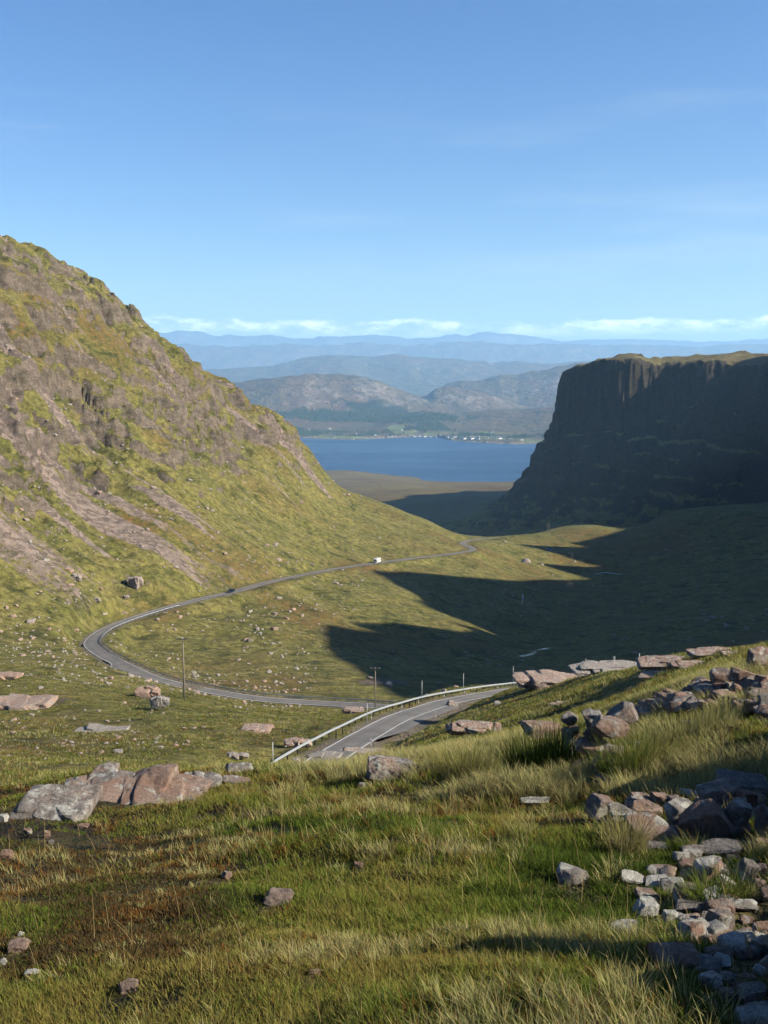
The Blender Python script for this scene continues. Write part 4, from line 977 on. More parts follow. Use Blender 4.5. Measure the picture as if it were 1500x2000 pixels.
# cairn at the broken end of the wall
CB = 1500
near_rock("boulder", "flat pink slab leaning at the left foot of the cairn, behind green rushes", 1056, 1422, 84, 38, C_, 40, (0, 3, 10), CB-40, box=1, depth=0.7)
near_rock("stone", "round brown stone perched on the upper left of the cairn", 1110, 1404, 36, 30, B_, 41, (0, 0, 0), CB, rough=0.03, box=0, depth=0.8)
near_rock("boulder", "tall shaded stone forming the left side of the cairn", 1119, 1449, 44, 66, A_, 42, (0, -10, 0), CB, box=0.6)
near_rock("boulder", "grey knobbly stone on top of the cairn", 1157, 1402, 52, 40, A_, 43, (0, -16, 0), CB, rough=0.08)
near_rock("boulder", "broad pink topped boulder at the cairn's upper right", 1190, 1418, 76, 48, B_, 44, (0, 14, 10), CB+4, rough=0.04)
near_rock("boulder", "tilted wedge of orange rock behind the right of the cairn", 1216, 1397, 64, 50, B_, 45, (0, -28, 0), CB-24, box=1)
near_rock("stone", "small tan stone wedged in the middle of the cairn", 1157, 1433, 40, 24, C_, 46, (0, 10, 0), CB+8)
near_rock("boulder", "large reddish slab jutting from the front of the cairn", 1160, 1459, 84, 40, B_, 47, (6, 8, -6), CB+12, box=1)
near_rock("boulder", "rounded grey stone at the right foot of the cairn", 1197, 1477, 48, 44, A_, 48, (0, 10, 0), CB+10)
near_rock("stone", "small orange stone beneath the jutting reddish slab", 1140, 1492, 44, 22, B_, 49, (0, 0, 0), CB+14)
near_rock("stone", "brown stone low at the front of the cairn under the rounded grey one", 1176, 1497, 40, 34, C_, 50, (0, 0, 0), CB+16)
near_rock("stone", "grey stone almost hidden in grass below the cairn", 1180, 1525, 38, 32, A_, 51, (0, 12, 0))
near_rock("stone", "pale flat stone in the grass right of the cairn", 1247, 1456, 27, 15, D_, 52)
near_rock("stone", "pale shaded stone in the pale grass below the broken wall", 1345, 1416, 34, 22, A_, 53)
# the tumbled wall running up to the right
near_rock("boulder", "grey left one of the two big blocks crowning the tumbled wall", 1410, 1321, 44, 38, A_, 60, (0, -8, 0), 1352, box=1)
near_rock("boulder", "orange sided right one of the two big blocks crowning the tumbled wall", 1449, 1323, 54, 42, B_, 61, (0, 12, 10), 1352, box=1)
near_rock("boulder", "brown block cut by the right edge at the top of the wall", 1493, 1331, 34, 26, B_, 62, (0, 0, 0), 1352, box=1)
near_rock("stone", "dark brown rounded stone left of the crowning blocks", 1376, 1336, 24, 19, B_, 63, (0, 0, 0), 1356)
near_rock("boulder", "big dark shaded boulder standing apart above the wall at the right edge", 1482, 1287, 50, 50, A_, 64, (0, 0, 12), 1310, box=1, rough=0.08)
near_rock("boulder", "pale block at the right edge low in the wall", 1494, 1376, 26, 42, A_, 65, (0, 0, 0), 1392)
rs_ = random.Random(4)
WALL_PTS = []
for k in range(96):
    u = rs_.random()
    cx = 1252+u*250; top = np.interp(cx, [1252, 1300, 1360, 1420, 1500], [1388, 1362, 1344, 1336, 1336]); bot = np.interp(cx, [1252, 1300, 1360, 1420, 1500], [1404, 1396, 1384, 1384, 1400])
    WALL_PTS.append((cx, top+(bot-top)*rs_.random(), rs_.uniform(17, 35)))
WALL_PTS.sort(key=lambda p: p[1])
for k, (cx, cy, w) in enumerate(WALL_PTS):
    near_rock("stone", "%s stone packed in the %s of the tumbled wall at upper right" % (("grey", "orange pink", "tan", "rusty")[k % 4], "low left end" if cx < 1330 else "middle" if cx < 1420 else "high right part"), cx, cy-8, w*1.35, w*rs_.uniform(0.8, 1.1), (A_, B_, C_, B_)[k % 4], 300+k, (rs_.uniform(-20, 20), rs_.uniform(-25, 25), rs_.uniform(0, 90)), cy+8, group="%s stones, %s of the tumbled wall" % (("grey", "orange pink", "tan", "rusty")[k % 4], "left end" if cx < 1330 else "middle" if cx < 1420 else "right part"), sub=3, depth=0.9, cat="stone")
# lower pile of fallen stones
LOW = """stone|pale sunlit stone with white tip at the upper left corner of the fallen stones|1180 1580 64 50|C|0 18 10|1612
stone|buff stone leaning against the right of the white tipped one|1215 1604 56 60|C|0 -14 0|1634
stone|dark flat stone behind the buff one, its right end lit|1250 1559 48 20|A|0 0 0|1576
stone|pink topped stone in shade right of the buff one|1260 1582 60 32|B|0 4 0|1602
stone|small rounded pink stone behind, right of the dark flat one|1290 1559 34 20|B|0 10 0|1576
stone|smallest rounded stone of the row at the back of the hollow|1313 1560 22 15|B|0 0 0|1574
boulder|long shaded grey boulder in the front row of the fallen stones|1270 1621 90 48|A|0 6 0|1648
boulder|shaded brown boulder in the hollow left of the great tilted one|1330 1592 62 52|A|0 0 0|1620
boulder|great tilted pink boulder with bright ridge, largest of the fallen stones|1382 1603 104 96|C|8 -24 -14|1654
boulder|forked tan stone leaning on the right of the great tilted boulder|1443 1586 46 60|C|0 20 0|1646
boulder|dark red boulder behind the great tilted one|1402 1548 86 48|B|0 -12 0|1590
rock_slab|broad grey slab in shade across the top of the fallen stones|1452 1530 100 42|A|0 4 0|1556
stone|rounded brown stone behind the forked one|1462 1560 40 34|B|0 0 0|1594
stone|orange triangular stone beneath the forked one|1442 1622 42 38|B|0 14 0|1646
stone|grey rounded stone left under the great tilted boulder|1351 1664 50 22|A|0 0 0|1676
boulder|long tan stone with orange end lying under the great tilted boulder|1408 1657 76 38|C|0 -14 0|1676
stone|flat red stone right of the long tan one|1462 1652 44 16|B|0 6 0|1664
boulder|round white lichened boulder with pink centre|1387 1698 64 44|D|0 0 10|1718
stone|upright bluish stone right of the round white boulder|1458 1704 42 56|A|0 24 0|1730
stone|dark red stone at the right edge beside the bluish upright one|1487 1700 30 24|B|0 0 0|1716
stone|pink grey stone below the round white boulder|1417 1726 38 30|A|0 18 0|1742
rock_slab|bright white flat stone, left end of the row below the tuft|1232 1713 50 20|D|0 12 0|1726
rock_slab|pale flat stone with pink knob right of the bright white one|1286 1722 56 22|D|0 -6 0|1736
stone|grey conical stone behind the shaded wide one|1313 1729 44 28|A|0 0 0|1744
stone|wide shaded bluish stone in the middle of the lower stones|1342 1744 54 36|A|0 0 0|1764
stone|grey upper one of the two stones left of the lower stones|1262 1746 44 18|A|0 10 0|1756
stone|white and orange lower one of the two stones left of the lower stones|1261 1771 48 38|D|0 14 0|1788
rock_slab|long flat stone with orange top in the lower stones|1344 1769 66 22|C|0 2 0|1782
stone|rounded pale stone below the left end of the long flat one|1311 1792 30 28|D|0 0 0|1806
stone|low pinkish stone below the right end of the long flat one|1352 1791 30 13|B|0 0 0|1800
boulder|dark upright block near the bottom of the lower stones|1404 1800 52 48|A|0 8 20|1826
rock_slab|grey slab in shade at right of the lower stones|1452 1768 54 18|A|0 0 0|1780
stone|small pinkish stone by the right edge under the grey slab|1457 1797 26 15|B|0 0 0|1806
boulder|round pale boulder cut by the right edge|1492 1822 40 40|C|0 0 0|1844
stone|grey mossy stone alone in the grass left of the lower stones|1216 1813 54 30|A|0 -8 0|1828
boulder|wide low boulder with orange middle above the bottom shade|1318 1868 100 38|C|0 0 0|1888
boulder|shaded grey blue block in the bottom right shade|1470 1937 62 34|A|0 0 0|1956
boulder|large rounded boulder in the very bottom right corner|1478 1988 74 52|A|0 0 0|2020
stone|dim red stone in the bottom right shade left of the block|1422 1941 36 22|B|0 0 0|1954
boulder|tall shaded boulder at the right edge beside the forked stone|1494 1606 34 66|A|0 0 0|1650
stone|bluish stone in shade beneath the long shaded boulder|1282 1654 42 17|A|0 0 0|1664
stone|shaded stone behind the pale tuft of grass|1215 1648 46 26|A|0 0 0|1664
stone|dark flat stone in the shade above the row of flat ones|1290 1700 54 14|A|0 0 0|1710
stone|red brown stone at the right edge above the bluish one|1490 1655 30 30|B|0 0 0|1672
stone|mossy stone between the bluish upright and the orange end|1433 1678 34 18|A|0 10 0|1690"""
for k, ln in enumerate(LOW.split("\n")):
    nm, lab, g, mt, tl, bp = ln.split("|"); g = list(map(float, g.split())); g[2] *= 1.10; g[3] *= 1.12
    near_rock(nm, lab, *g, {"A": A_, "B": B_, "C": C_, "D": D_}[mt], 500+k*3, tuple(map(float, tl.split())), float(bp), depth=0.85 if nm != "rock_slab" else 0.6, box=1 if k % 3 else 0.3, rough=0.05)
# small rubble filling the gaps of the spill
for k in range(80):
    cy = 1545+375*rs_.random()**0.9; x0 = np.interp(cy, [1545, 1600, 1700, 1800, 1920], [1240, 1190, 1290, 1300, 1380]); cx = x0+(1512-x0)*rs_.random()
    w = rs_.uniform(22, 52)*(1+0.25*(cy > 1750))
    near_rock("stone", "small %s rubble stone wedged between the bigger fallen stones" % ("grey", "pinkish", "tan", "pale")[k % 4], cx, cy, w, w*rs_.uniform(0.5, 0.8), (A_, B_, C_, D_)[k % 4], 1100+k, (rs_.uniform(-20, 20), rs_.uniform(-25, 25), rs_.uniform(0, 90)), group="%s rubble of the fallen stones" % ("grey", "pinkish", "tan", "pale")[k % 4], sub=3, depth=0.9, cat="stone")
# the rest of the wall, just right of the frame: it shades the fallen stones
for k, (x, y, s, hgt) in enumerate(((3.9, 7.1, 0.9, 0.55), (4.4, 8.0, 1.0, 0.62), (3.5, 5.9, 0.8, 0.45), (5.0, 9.0, 1.0, 0.7), (1.80, 2.25, 0.80, 0.66), (2.25, 2.75, 0.8, 0.70))):
    V, F = rock_shape(700+k, 4, (s*0.55, s*0.45, hgt*0.62), box=1, rough=0.05)
    o = np_mesh("boulder", V @ rot(0.1, 0.15, k*0.8).T, F, (A_, C_, B_)[k % 3], True); o.location = (x, y, ground(x, y)+hgt*0.36)
    tag(o, "one of the wall's big shading boulders just right of the picture", "rock", "wall boulders beyond the right edge"); NEAR_ROCKS.append((x, y, s*0.5, s*0.4))
# rocky bank between the grass and the road, and the ledges along the skyline of the knoll
BANK = """rock_slab|pale ledge on the skyline where the near road disappears|1078 1325 118 34|C|95 150
rock_slab|lower left toe of the pale ledge beside the road's vanishing point|1052 1335 56 18|C|95 160
rock_slab|long pale ledge second from the left along the knoll's skyline|1184 1302 112 22|C|70 140
rock_slab|grey ledge with dark left end, third along the knoll's skyline|1305 1291 84 26|C|50 110
rock_slab|flat slab right behind the third ledge|1352 1297 72 16|A|40 100
rock_slab|tilted pale slab overhanging shadow, farthest right ledge of the skyline|1388 1272 72 22|A|40 90
rock_slab|low pale shelf continuing right of the tilted slab|1440 1274 50 12|C|35 90
rock_slab|shallow bluish ledge in the grass below the third ledge|1285 1313 66 14|A|40 110
boulder|craggy grey outcrop with dark right end on the bank above the grass|922 1424 84 34|A|24 90
boulder|orange topped block above the craggy outcrop|912 1412 52 16|C|24 95
stone|rounded tan stone right of the craggy outcrop|972 1424 18 20|C|20 60
boulder|dark edged block at the roadside on top of the bank|883 1378 24 16|A|90 170
boulder|small dark block where the road meets the pale ledge|1022 1336 14 18|A|120 210
rock_slab|flat brown slab at the near end of the road's left verge|634 1474 52 18|C|70 110
rock_slab|smooth pinkish slab at the near end of the road|706 1467 76 14|C|70 110
stone|orange stone right of the smooth pinkish slab|755 1473 20 13|B|60 110
stone|grey stone in the grass under the near end of the barrier|577 1487 22 14|A|60 105
rock_slab|rusty flat rock in the grass of the knoll|1110 1369 60 8|B|30 110
stone|pale stone low on the knoll's grass|971 1374 14 9|A|60 150"""
for k, ln in enumerate(BANK.split("\n")):
    nm, lab, g, mt, dd = ln.split("|"); g = list(map(float, g.split())); d0, d1 = map(float, dd.split())
    P = hit(g[0], g[1]+g[3]*0.4, d0*0.8, d1*1.1, 700)
    D = P[1] if P is not None else (d0+d1)/2
    if g[2] >= 44:
        ledge(lab, g[0], g[1]+4, g[2]*1.15, g[3]*0.85, (A_ if k % 3 != 1 else C_), 800+k*3, D=D, n=6 if g[2] > 80 else 4, cat="rock", rough=0.08)
    else: near_rock(nm, lab, *g, {"A": A_, "B": B_, "C": C_}[mt], 800+k*3, (0, random.Random(k).uniform(-5, 5), 0), D=D, depth=0.65, box=1, rough=0.07, sub=5 if g[2] > 60 else 4, sink=1.5)
for k, (lab, px, py, w, h, d0, d1, mt) in enumerate((
    ("broad pink slab in the slope at the left edge of the middle ground", 40, 1376, 120, 26, 100, 220, B_), ("smaller pink ledge above the broad pink slab at the left edge", 14, 1322, 56, 13, 140, 260, B_),
    ("bright topped pink outcrop below the lay-by of the bend", 290, 1352, 46, 24, 130, 240, B_), ("grey tail of the pink outcrop running down towards the power pole", 312, 1376, 34, 34, 120, 230, A_),
    ("low broken ledge of pale stones above the foreground slabs", 205, 1424, 90, 12, 80, 160, C_), ("flat pale ledge in the grass between slabs and crash barrier", 500, 1424, 56, 12, 80, 170, A_),
    ("dark peaty ledge near the gully left of the crash barrier", 578, 1452, 50, 20, 75, 160, A_), ("pinkish flat ledge left of the near crash barrier's middle", 520, 1420, 36, 12, 80, 190, B_),
    ("pink flat rock between the far road and the near crash barrier", 690, 1389, 44, 12, 150, 250, B_), ("grey ledge under the left end of the crash barrier", 462, 1478, 40, 14, 60, 130, A_))):
    P = hit(px, py+h*0.4, d0*0.7, d1*1.1, 700); ledge(lab, px, py, w, h, mt, 1500+k*5, D=P[1] if P is not None else (d0+d1)/2, n=5, cat="rock", rough=0.08)
NEAR_ROCKS_N = len(NEAR_ROCKS)

# boulders of the valley sides: one of each shape, then copies
VB = [np_mesh("boulder", *rock_shape(900+k, 3, (1, 0.85, 0.7), box=k % 2, rough=0.07), (ROCK_C, ROCK_A, ROCK_B)[k % 3], True) for k in range(10)]
rs = np.random.RandomState(77)
def place_boulders():
    """candidates everywhere on the visible slopes; the 250 that show largest become boulders, the rest one scatter"""
    N = 30000
    D = np.exp(rs.uniform(math.log(75), math.log(900), N)); px = rs.uniform(-40, 1540, N)
    a, _ = ray(px, 1200.0); X = a*D; Y = D
    dn = fbm(X/45, Y/45, 95, 4)+0.5*fbm(X/9, Y/9, 96, 3)+0.25*(X < -20)
    keep = dn > 0.10
    m = seg_dist(X, Y, ROAD[::4])[0] > 5.0; keep &= m
    X, Y = X[keep], Y[keep]; Z = height(X, Y)+EYE
    PX, PY = pix(X, Y, Z)
    ok = (PY > 500)&(PY < 1515)&~((Y < 210) & (PX > 545) & (PX < 1060))&~((Y > 900))
    X, Y, Z, PX, PY = X[ok], Y[ok], Z[ok], PX[ok], PY[ok]
    s = 0.11*np.exp(rs.exponential(0.50, len(X))); s = np.minimum(s, 1.5)*(0.75+0.5*(X < -20)) ; s *= np.clip(Y/250, 0.6, 1.6); s = np.minimum(s, Y*0.0030*rs.uniform(0.5, 1.1, len(X)))
    thin = rs.uniform(0, 1, len(X)) < np.clip((Y/300)**1.6, 0.04, 1); X, Y, Z, PX, PY, s = (v[thin] for v in (X, Y, Z, PX, PY, s))
    vis = s/Y; order = np.argsort(-vis)[:1900]
    return X[order], Y[order], Z[order], s[order], PX[order], PY[order]
_X, _Y, _Z, _S, _PX, _PY = place_boulders()
SPECIAL = [(262, 1140, 330, 480, 18, "biggest pink crag on the slope above the bend"), (150, 1130, 330, 500, 12, "rounded pink crag left of the biggest one above the bend"), (197, 1151, 320, 470, 5, "brown knob between the pink crags"),
           (189, 1173, 320, 450, 8, "tall grey crag below the rounded pink one"), (246, 1168, 330, 470, 7, "split crag with dark cleft just above the road"), (298, 1352, 130, 240, 17, "bright topped pink outcrop above the power pole's left"),
           (1028, 1096, 700, 1000, 9, "tilted pale block alone on the sunny valley floor"), (760, 1336, 240, 420, 10, "pale broken rock at the edge of the black shade"),
           (722, 1323, 250, 420, 6, "pale rock on the grass left of the black shade"), (537, 1227, 330, 460, 6, "pale flat rock on the slope inside the hairpin"), (243, 1372, 110, 220, 5, "white rock in the grass left of the pink outcrop"), (232, 1467, 70, 140, 8, "white sided boulder in the grass above the slabs"),
           (466, 1288, 250, 420, 5, "grey rock below the hairpin's grass left of the row of three"), (60, 1212, 260, 420, 8, "pink ledge rock at the left edge of the slope")]
for k, (px, py, d0, d1, w, lab) in enumerate(SPECIAL):
    P = hit(px, py+w*0.4, d0, d1, 600)
    if P is None: continue
    if k < 5:
        ledge(lab, px, py, w*1.8, w*1.6, (ROCK_B, ROCK_C)[k % 2], 1700+k*3, D=P[1], n=5, cat="rock", rough=0.16); continue
    sz = w*P[1]/FOC/0.9
    o = VB[k % 10].copy(); COL.objects.link(o)
    o.location = tuple(P+np.array([0, 0, sz*0.25])); o.scale = (sz*1.15, sz, sz*(0.95 if k < 7 else 0.7)); o.rotation_euler = (0.1*k % 0.3, 0.2*(k % 3)-0.2, k*1.1); tag(o, lab, "rock")
NI = 175
for k in range(NI):
    o = VB[k] if k < 10 else VB[k % 10].copy()
    if k >= 10: COL.objects.link(o)
    for q in ("label", "category", "group"):
        if q in o: del o[q]
    s = _S[k]; o.location = (_X[k], _Y[k], _Z[k]+s*0.22); o.scale = (s*rs.uniform(0.9, 1.4), s*rs.uniform(0.8, 1.2), s*rs.uniform(0.6, 1.0)); o.rotation_euler = (rs.uniform(-0.3, 0.3), rs.uniform(-0.3, 0.3), rs.uniform(0, 6.28))
    hue = ("tan", "grey", "pink")[k % 10 % 3] if k % 10 else "tan"
    x_, y_, py_ = _PX[k], _Y[k], _PY[k]; ij = int(np.argmin((ROAD[:, 0]-_X[k])**2+(ROAD[:, 1]-_Y[k])**2)); side_ = (_X[k]-ROAD[ij, 0])*ROAD_N[ij, 0]+(_Y[k]-ROAD[ij, 1])*ROAD_N[ij, 1]
    if y_ < 150 and x_ < 620: reg = "on the near slope below the power pole"
    elif py_ < 1000: reg = "high on the left mountain's flank"
    elif x_ > 1000: reg = "on the valley floor to the right"
    elif y_ > 250 and side_ > 0: reg = "on the grass inside the hairpin bend"
    elif y_ < 290: reg = "on the slope between power pole and bend"
    else: reg = "on the mountain foot just above the valley road"
    tag(o, "loose %s boulder lying %s" % (hue, reg), "rock", "%s boulders %s" % (hue, reg))
def scatter():
    Vs, Fs, off = [], [], 0
    shp = [rock_shape(950+k, 2, (1, 0.9, 0.7), rough=0.06) for k in range(6)]
    for k in range(NI, len(_X)):
        V, F = shp[k % 6]; a = rs.uniform(0, 6.28); s = _S[k]; c, q = math.cos(a), math.sin(a)
        W = np.stack([V[:, 0]*c-V[:, 1]*q, V[:, 0]*q+V[:, 1]*c, V[:, 2]*rs.uniform(0.5, 1)], 1)*s+np.array([_X[k], _Y[k], _Z[k]+s*0.15])
        Vs.append(W); Fs.append(F+off); off += len(V)
    o = np_mesh("loose_stones", np.concatenate(Vs), np.concatenate(Fs), ROCK_C, True); tag(o, kind="stuff")
scatter()

# ------------------------------------------------------------------ stream on the valley floor
def stream_piece(pts, w, name="stream"):
    P = []
    for px, py, d0, d1 in pts:
        h = hit(px, py, d0, d1, 700); P.append(h if h is not None else at(px, py, (d0+d1)/2))
    P = np.array(P); t = np.linspace(0, len(P)-1, len(P)*8); Q = np.stack([np.interp(t, range(len(P)), P[:, c]) for c in range(3)], 1)
    Q[:, 0] += 0.8*w*fbm(t*0.9, t*0+w, 77, 3)
    T = np.gradient(Q[:, :2], axis=0); T /= np.linalg.norm(T, axis=1)[:, None]+1e-9
    ww = w*(0.6+0.5*np.abs(fbm(t*1.3, t*0, 78, 2)))
    cols = []
    for k in (-1, -0.33, 0.33, 1):
        x = Q[:, 0]+T[:, 1]*ww*k; y = Q[:, 1]-T[:, 0]*ww*k
        cols.append(np.stack([x, y, height(x, y)+EYE+0.10], -1))
    V = np.stack(cols, 1).reshape(-1, 3); n = len(Q); q = np.arange(n-1)[:, None]*4+np.arange(3)[None]
    F = np.stack([q, q+1, q+5, q+4], -1).reshape(-1, 4)
    o = np_mesh(name, V, F, STREAM, True); tag(o, kind="structure")
stream_piece([(1018, 1283, 350, 560), (1040, 1277, 350, 560), (1050, 1270, 360, 580), (1072, 1266, 360, 600)], 1.6)
stream_piece([(1106, 1148, 600, 850), (1112, 1143, 600, 880), (1118, 1138, 600, 900)], 3.2)
stream_piece([(1074, 1077, 750, 1050), (1076, 1072, 760, 1080), (1073, 1068, 780, 1100)], 2.6)
stream_piece([(1020, 1160, 560, 800), (1022, 1172, 540, 780), (1018, 1180, 500, 760)], 0.9)
stream_piece([(1160, 1122, 700, 900), (1180, 1118, 700, 950), (1230, 1122, 700, 950)], 1.0)
# ------------------------------------------------------------------ grass
def blades(name, bx, by, bz, hgt, wid, lean, az, col, parent=None, seg=3, mat_=None, curve=1.6):
    """n blades as tapered strips bending over towards azimuth az by 'lean' of their height"""
    n = len(bx); ts = np.linspace(0, 1, seg+1)
    dx, dy = np.cos(az), np.sin(az)
    fa = az+np.pi/2+np.random.RandomState(1).uniform(-0.9, 0.9, n); wx, wy = np.cos(fa), np.sin(fa)
    V = np.empty((n, 2*seg+1, 3), np.float32)
    for k, t in enumerate(ts):
        b = lean*hgt*t**curve; zz = hgt*t*np.sqrt(np.maximum(1-(lean*t**(curve-1))**2*0.5, 0.15))
        x = bx+dx*b; y = by+dy*b; z = bz+zz
        w = wid*(1-0.75*t)*0.5
        if k < seg:
            V[:, 2*k, 0] = x-wx*w; V[:, 2*k, 1] = y-wy*w; V[:, 2*k, 2] = z
            V[:, 2*k+1, 0] = x+wx*w; V[:, 2*k+1, 1] = y+wy*w; V[:, 2*k+1, 2] = z
        else:
            V[:, 2*k, 0] = x; V[:, 2*k, 1] = y; V[:, 2*k, 2] = z
    T = []
    for k in range(seg-1): T += [(2*k, 2*k+1, 2*k+3), (2*k, 2*k+3, 2*k+2)]
    T.append((2*seg-2, 2*seg-1, 2*seg)); T = np.array(T)
    F = (np.arange(n)[:, None, None]*(2*seg+1)+T[None]).reshape(-1, 3)
    C = np.repeat(col[:, None, :], 2*seg+1, 1).astype(np.float32)
    g = np.linspace(0.80, 1.12, seg+1); g = np.repeat(g, 2)[:2*seg+1]; C *= g[None, :, None]      # darker at the base, paler at the tip
    return np_mesh(name, V.reshape(-1, 3), F, mat_ or BLADE, True, dict(col=C.reshape(-1, 3)), parent)
PAL = np.array([[0.102, 0.142, 0.022], [0.165, 0.180, 0.036], [0.310, 0.280, 0.118], [0.205, 0.175, 0.048], [0.175, 0.082, 0.022], [0.075, 0.055, 0.026], [0.050, 0.075, 0.015]])
def turf():
    g = np.random.RandomState(5)
    # tufts, thinning with distance
    def tufts(n, D0, D1, p):
        u = g.uniform(0, 1, n); D = (D0**p+(D1**p-D0**p)*u)**(1/p); a = g.uniform(-0.47, 0.50, n); return a*D, D
    sets = [(17500, 1.7, 6, 1.0, 25), (25000, 6, 22, 0.9, 19), (15000, 1, 2, 2.0, 18)]
    BX, BY, H, W, L, AZ, C = [], [], [], [], [], [], []
    for n, D0, D1, p, per in sets:
        X, Y = tufts(n, D0, D1, p)
        if p == 2.0:       # the same turf goes on at both sides of the picture
            X = g.uniform(-9, 14, n); Y = g.uniform(-1.5, 17, n); s_ = (X < -0.46*Y) | (X > 0.49*Y) | (Y < 1.7); X, Y = X[s_], Y[s_]; n = len(X)
        clump = fbm(X/0.9, Y/0.9, 600, 3); zone = fbm(X/2.6, Y/2.6, 601, 3); tall = 1.3*fbm(X/1.1+9, Y/1.1, 602, 4)
        keep = clump+0.5*tall+g.normal(0, 0.25, n) > -0.62
        for cx, cy, rx, ry in NEAR_ROCKS:
            if cy < 30: keep &= ((X-cx)/(rx*1.0+0.03))**2+((Y-cy+0.08)/(ry*0.95+0.10))**2 > 1
        PXX, PYY = pix(X, np.maximum(Y, 0.8), base(X, Y)+EYE); PXX = np.clip(PXX, -900, 2400)
        bog = sstep(1, 0.4, ((PXX-90)/170)**2+((PYY-1635)/42)**2)
        bog2 = sstep(1, 0.3, ((PXX-20)/90)**2+((PYY-1790)/30)**2)
        keep &= g.uniform(0, 1, n) > 0.93*np.maximum(bog, bog2)
        X, Y, clump, zone, tall, PXX, PYY = (v[keep] for v in (X, Y, clump, zone, tall, PXX, PYY)); n = len(X)
        left = sstep(620, 250, PXX)*sstep(1980, 1800, PYY)
        crest = sstep(1640, 1480, PYY)*sstep(560, 800, PXX)
        straw = np.clip(0.08+0.42*crest+0.45*tall-0.18*left, 0.04, 0.9)
        rust = np.clip(0.07+0.28*zone+0.14*left, 0.01, 0.5); heath = np.clip(0.05+0.45*left+0.35*clump*left, 0, 0.6)
        u = np.clip(0.5+0.6*fbm(X/0.6+3, Y/0.75, 604, 3)+g.normal(0, 0.20, n), 0, 1); gr = np.clip(((0.5+0.9*fbm(X/1.3, Y/1.3-5, 605, 3)+g.normal(0, 0.22, n))*4).astype(int), 0, 3)
        kind = np.where(u < straw, 2, np.where(u < straw+rust, 4, np.where(u < straw+rust+heath, 5, np.array([6, 0, 1, 3])[gr])))
        scale = np.clip(np.hypot(X, Y)/6, 0.55, 1.25)
        hb = np.where(kind == 2, 0.17, np.where(kind == 5, 0.060, 0.105))*(1+0.7*np.clip(tall+0.25*crest, -0.7, 1.0))*(0.30+0.70*np.clip(np.hypot(X, Y)/12, 0.1, 1.2))
        hb = np.maximum(hb*(1-0.45*left), 0.035)
        m = np.repeat(np.arange(n), per); N = len(m)
        rr = np.where(kind[m] == 2, 0.022, 0.048)*np.abs(g.normal(0, 1, N))*(0.7+0.5*scale[m]); ph = g.uniform(0, 6.283, N)
        bx = X[m]+rr*np.cos(ph); by = Y[m]+rr*np.sin(ph)
        az = ph+g.normal(0, 0.7, N); az = np.where(g.uniform(0, 1, N) < 0.15, g.normal(2.9, 0.7, N), az)
        BX.append(bx); BY.append(by); H.append(hb[m]*g.uniform(0.45, 1.25, N)); W.append((0.0017+0.00055*np.hypot(bx, by))*g.uniform(0.7, 1.3, N)*np.where(kind[m] == 5, 1.6, 1))
        L.append(np.clip(g.normal(0.60, 0.25, N), 0.05, 0.97)); AZ.append(az)
        c = PAL[kind][m]*g.uniform(0.70, 1.32, (N, 1))*(1+g.normal(0, 0.07, (N, 3))); C.append(np.clip(c, 0.008, 0.6))
    BX, BY, H, W, L, AZ = map(np.concatenate, (BX, BY, H, W, L, AZ)); C = np.concatenate(C)
    BZ = height(BX, BY)+EYE-0.01
    o = blades("grass", BX, BY, BZ, H, W, L, AZ, C); tag(o, kind="stuff"); print("blades", len(BX))
turf()
def far_turf():
    """tussocks on the knoll, the banks and the slope below"""
    g = np.random.RandomState(6); n = 52000
    D = np.exp(g.uniform(math.log(20), math.log(240), n)); a = g.uniform(-0.42, 0.42, n); X = a*D; Y = D
    keep = (seg_dist(X, Y, ROAD[::4])[0] > 5.6) & (fbm(X/6, Y/6, 620, 3) > -0.25)
    X, Y = X[keep], Y[keep]; n = len(X); per = 9; z0 = fbm(X/8, Y/8, 621, 3); z1 = fbm(X/20, Y/20, 622, 3)
    kind = np.where(g.uniform(0, 1, n) < 0.30+0.4*z0, 2, np.where(g.uniform(0, 1, n) < 0.10+0.3*z1, 4, g.choice([0, 1, 3, 6], n)))
    m = np.repeat(np.arange(n), per); N = len(m); ph = g.uniform(0, 6.283, N); s = 0.16+0.0016*Y[m]
    bx = X[m]+np.cos(ph)*s*np.abs(g.normal(0, 1, N)); by = Y[m]+np.sin(ph)*s*np.abs(g.normal(0, 1, N))
    H = g.uniform(0.10, 0.30, N)*(1+0.4*z0[m]); W = 0.008+0.00052*Y[m]
    c = PAL[kind][m]*g.uniform(0.8, 1.4, (N, 1))
    o = blades("grass_tussocks", bx, by, height(bx, by)+EYE-0.02, H, W, g.uniform(0.2, 0.9, N), ph, c, seg=2); tag(o, kind="stuff")
far_turf()
def clump(name, label, px, py, D0, D1, n, hgt, rad, kinds, cat, wid=0.006, lean=0.35, seed=1):
    g = np.random.RandomState(seed); P = hit(px, py, D0, D1, 500, fn=GFN)
    if P is None: P = at(px, py, (D0+D1)/2)
    ph = g.uniform(0, 6.283, n); r = rad*np.sqrt(g.uniform(0, 1, n)); bx = r*np.cos(ph); by = 0.7*r*np.sin(ph)
    bz = height(bx+P[0], by+P[1])+EYE-P[2]-0.02
    c = PAL[g.choice(kinds, n)]*g.uniform(0.7, 1.3, (n, 1))
    o = blades(name, bx, by, bz, hgt*g.uniform(0.5, 1.1, n), np.full(n, wid), np.clip(g.normal(lean, 0.2, n), 0.02, 0.9), ph+g.normal(0, 0.6, n), c, seg=4)
    o.location = tuple(P); tag(o, label, cat); return o
clump("rush_clump", "tall dark green rushes growing at the left foot of the cairn", 1078, 1512, 7, 18, 1500, 0.62, 0.50, [6, 0, 6], "rushes", 0.007, 0.18, 3)
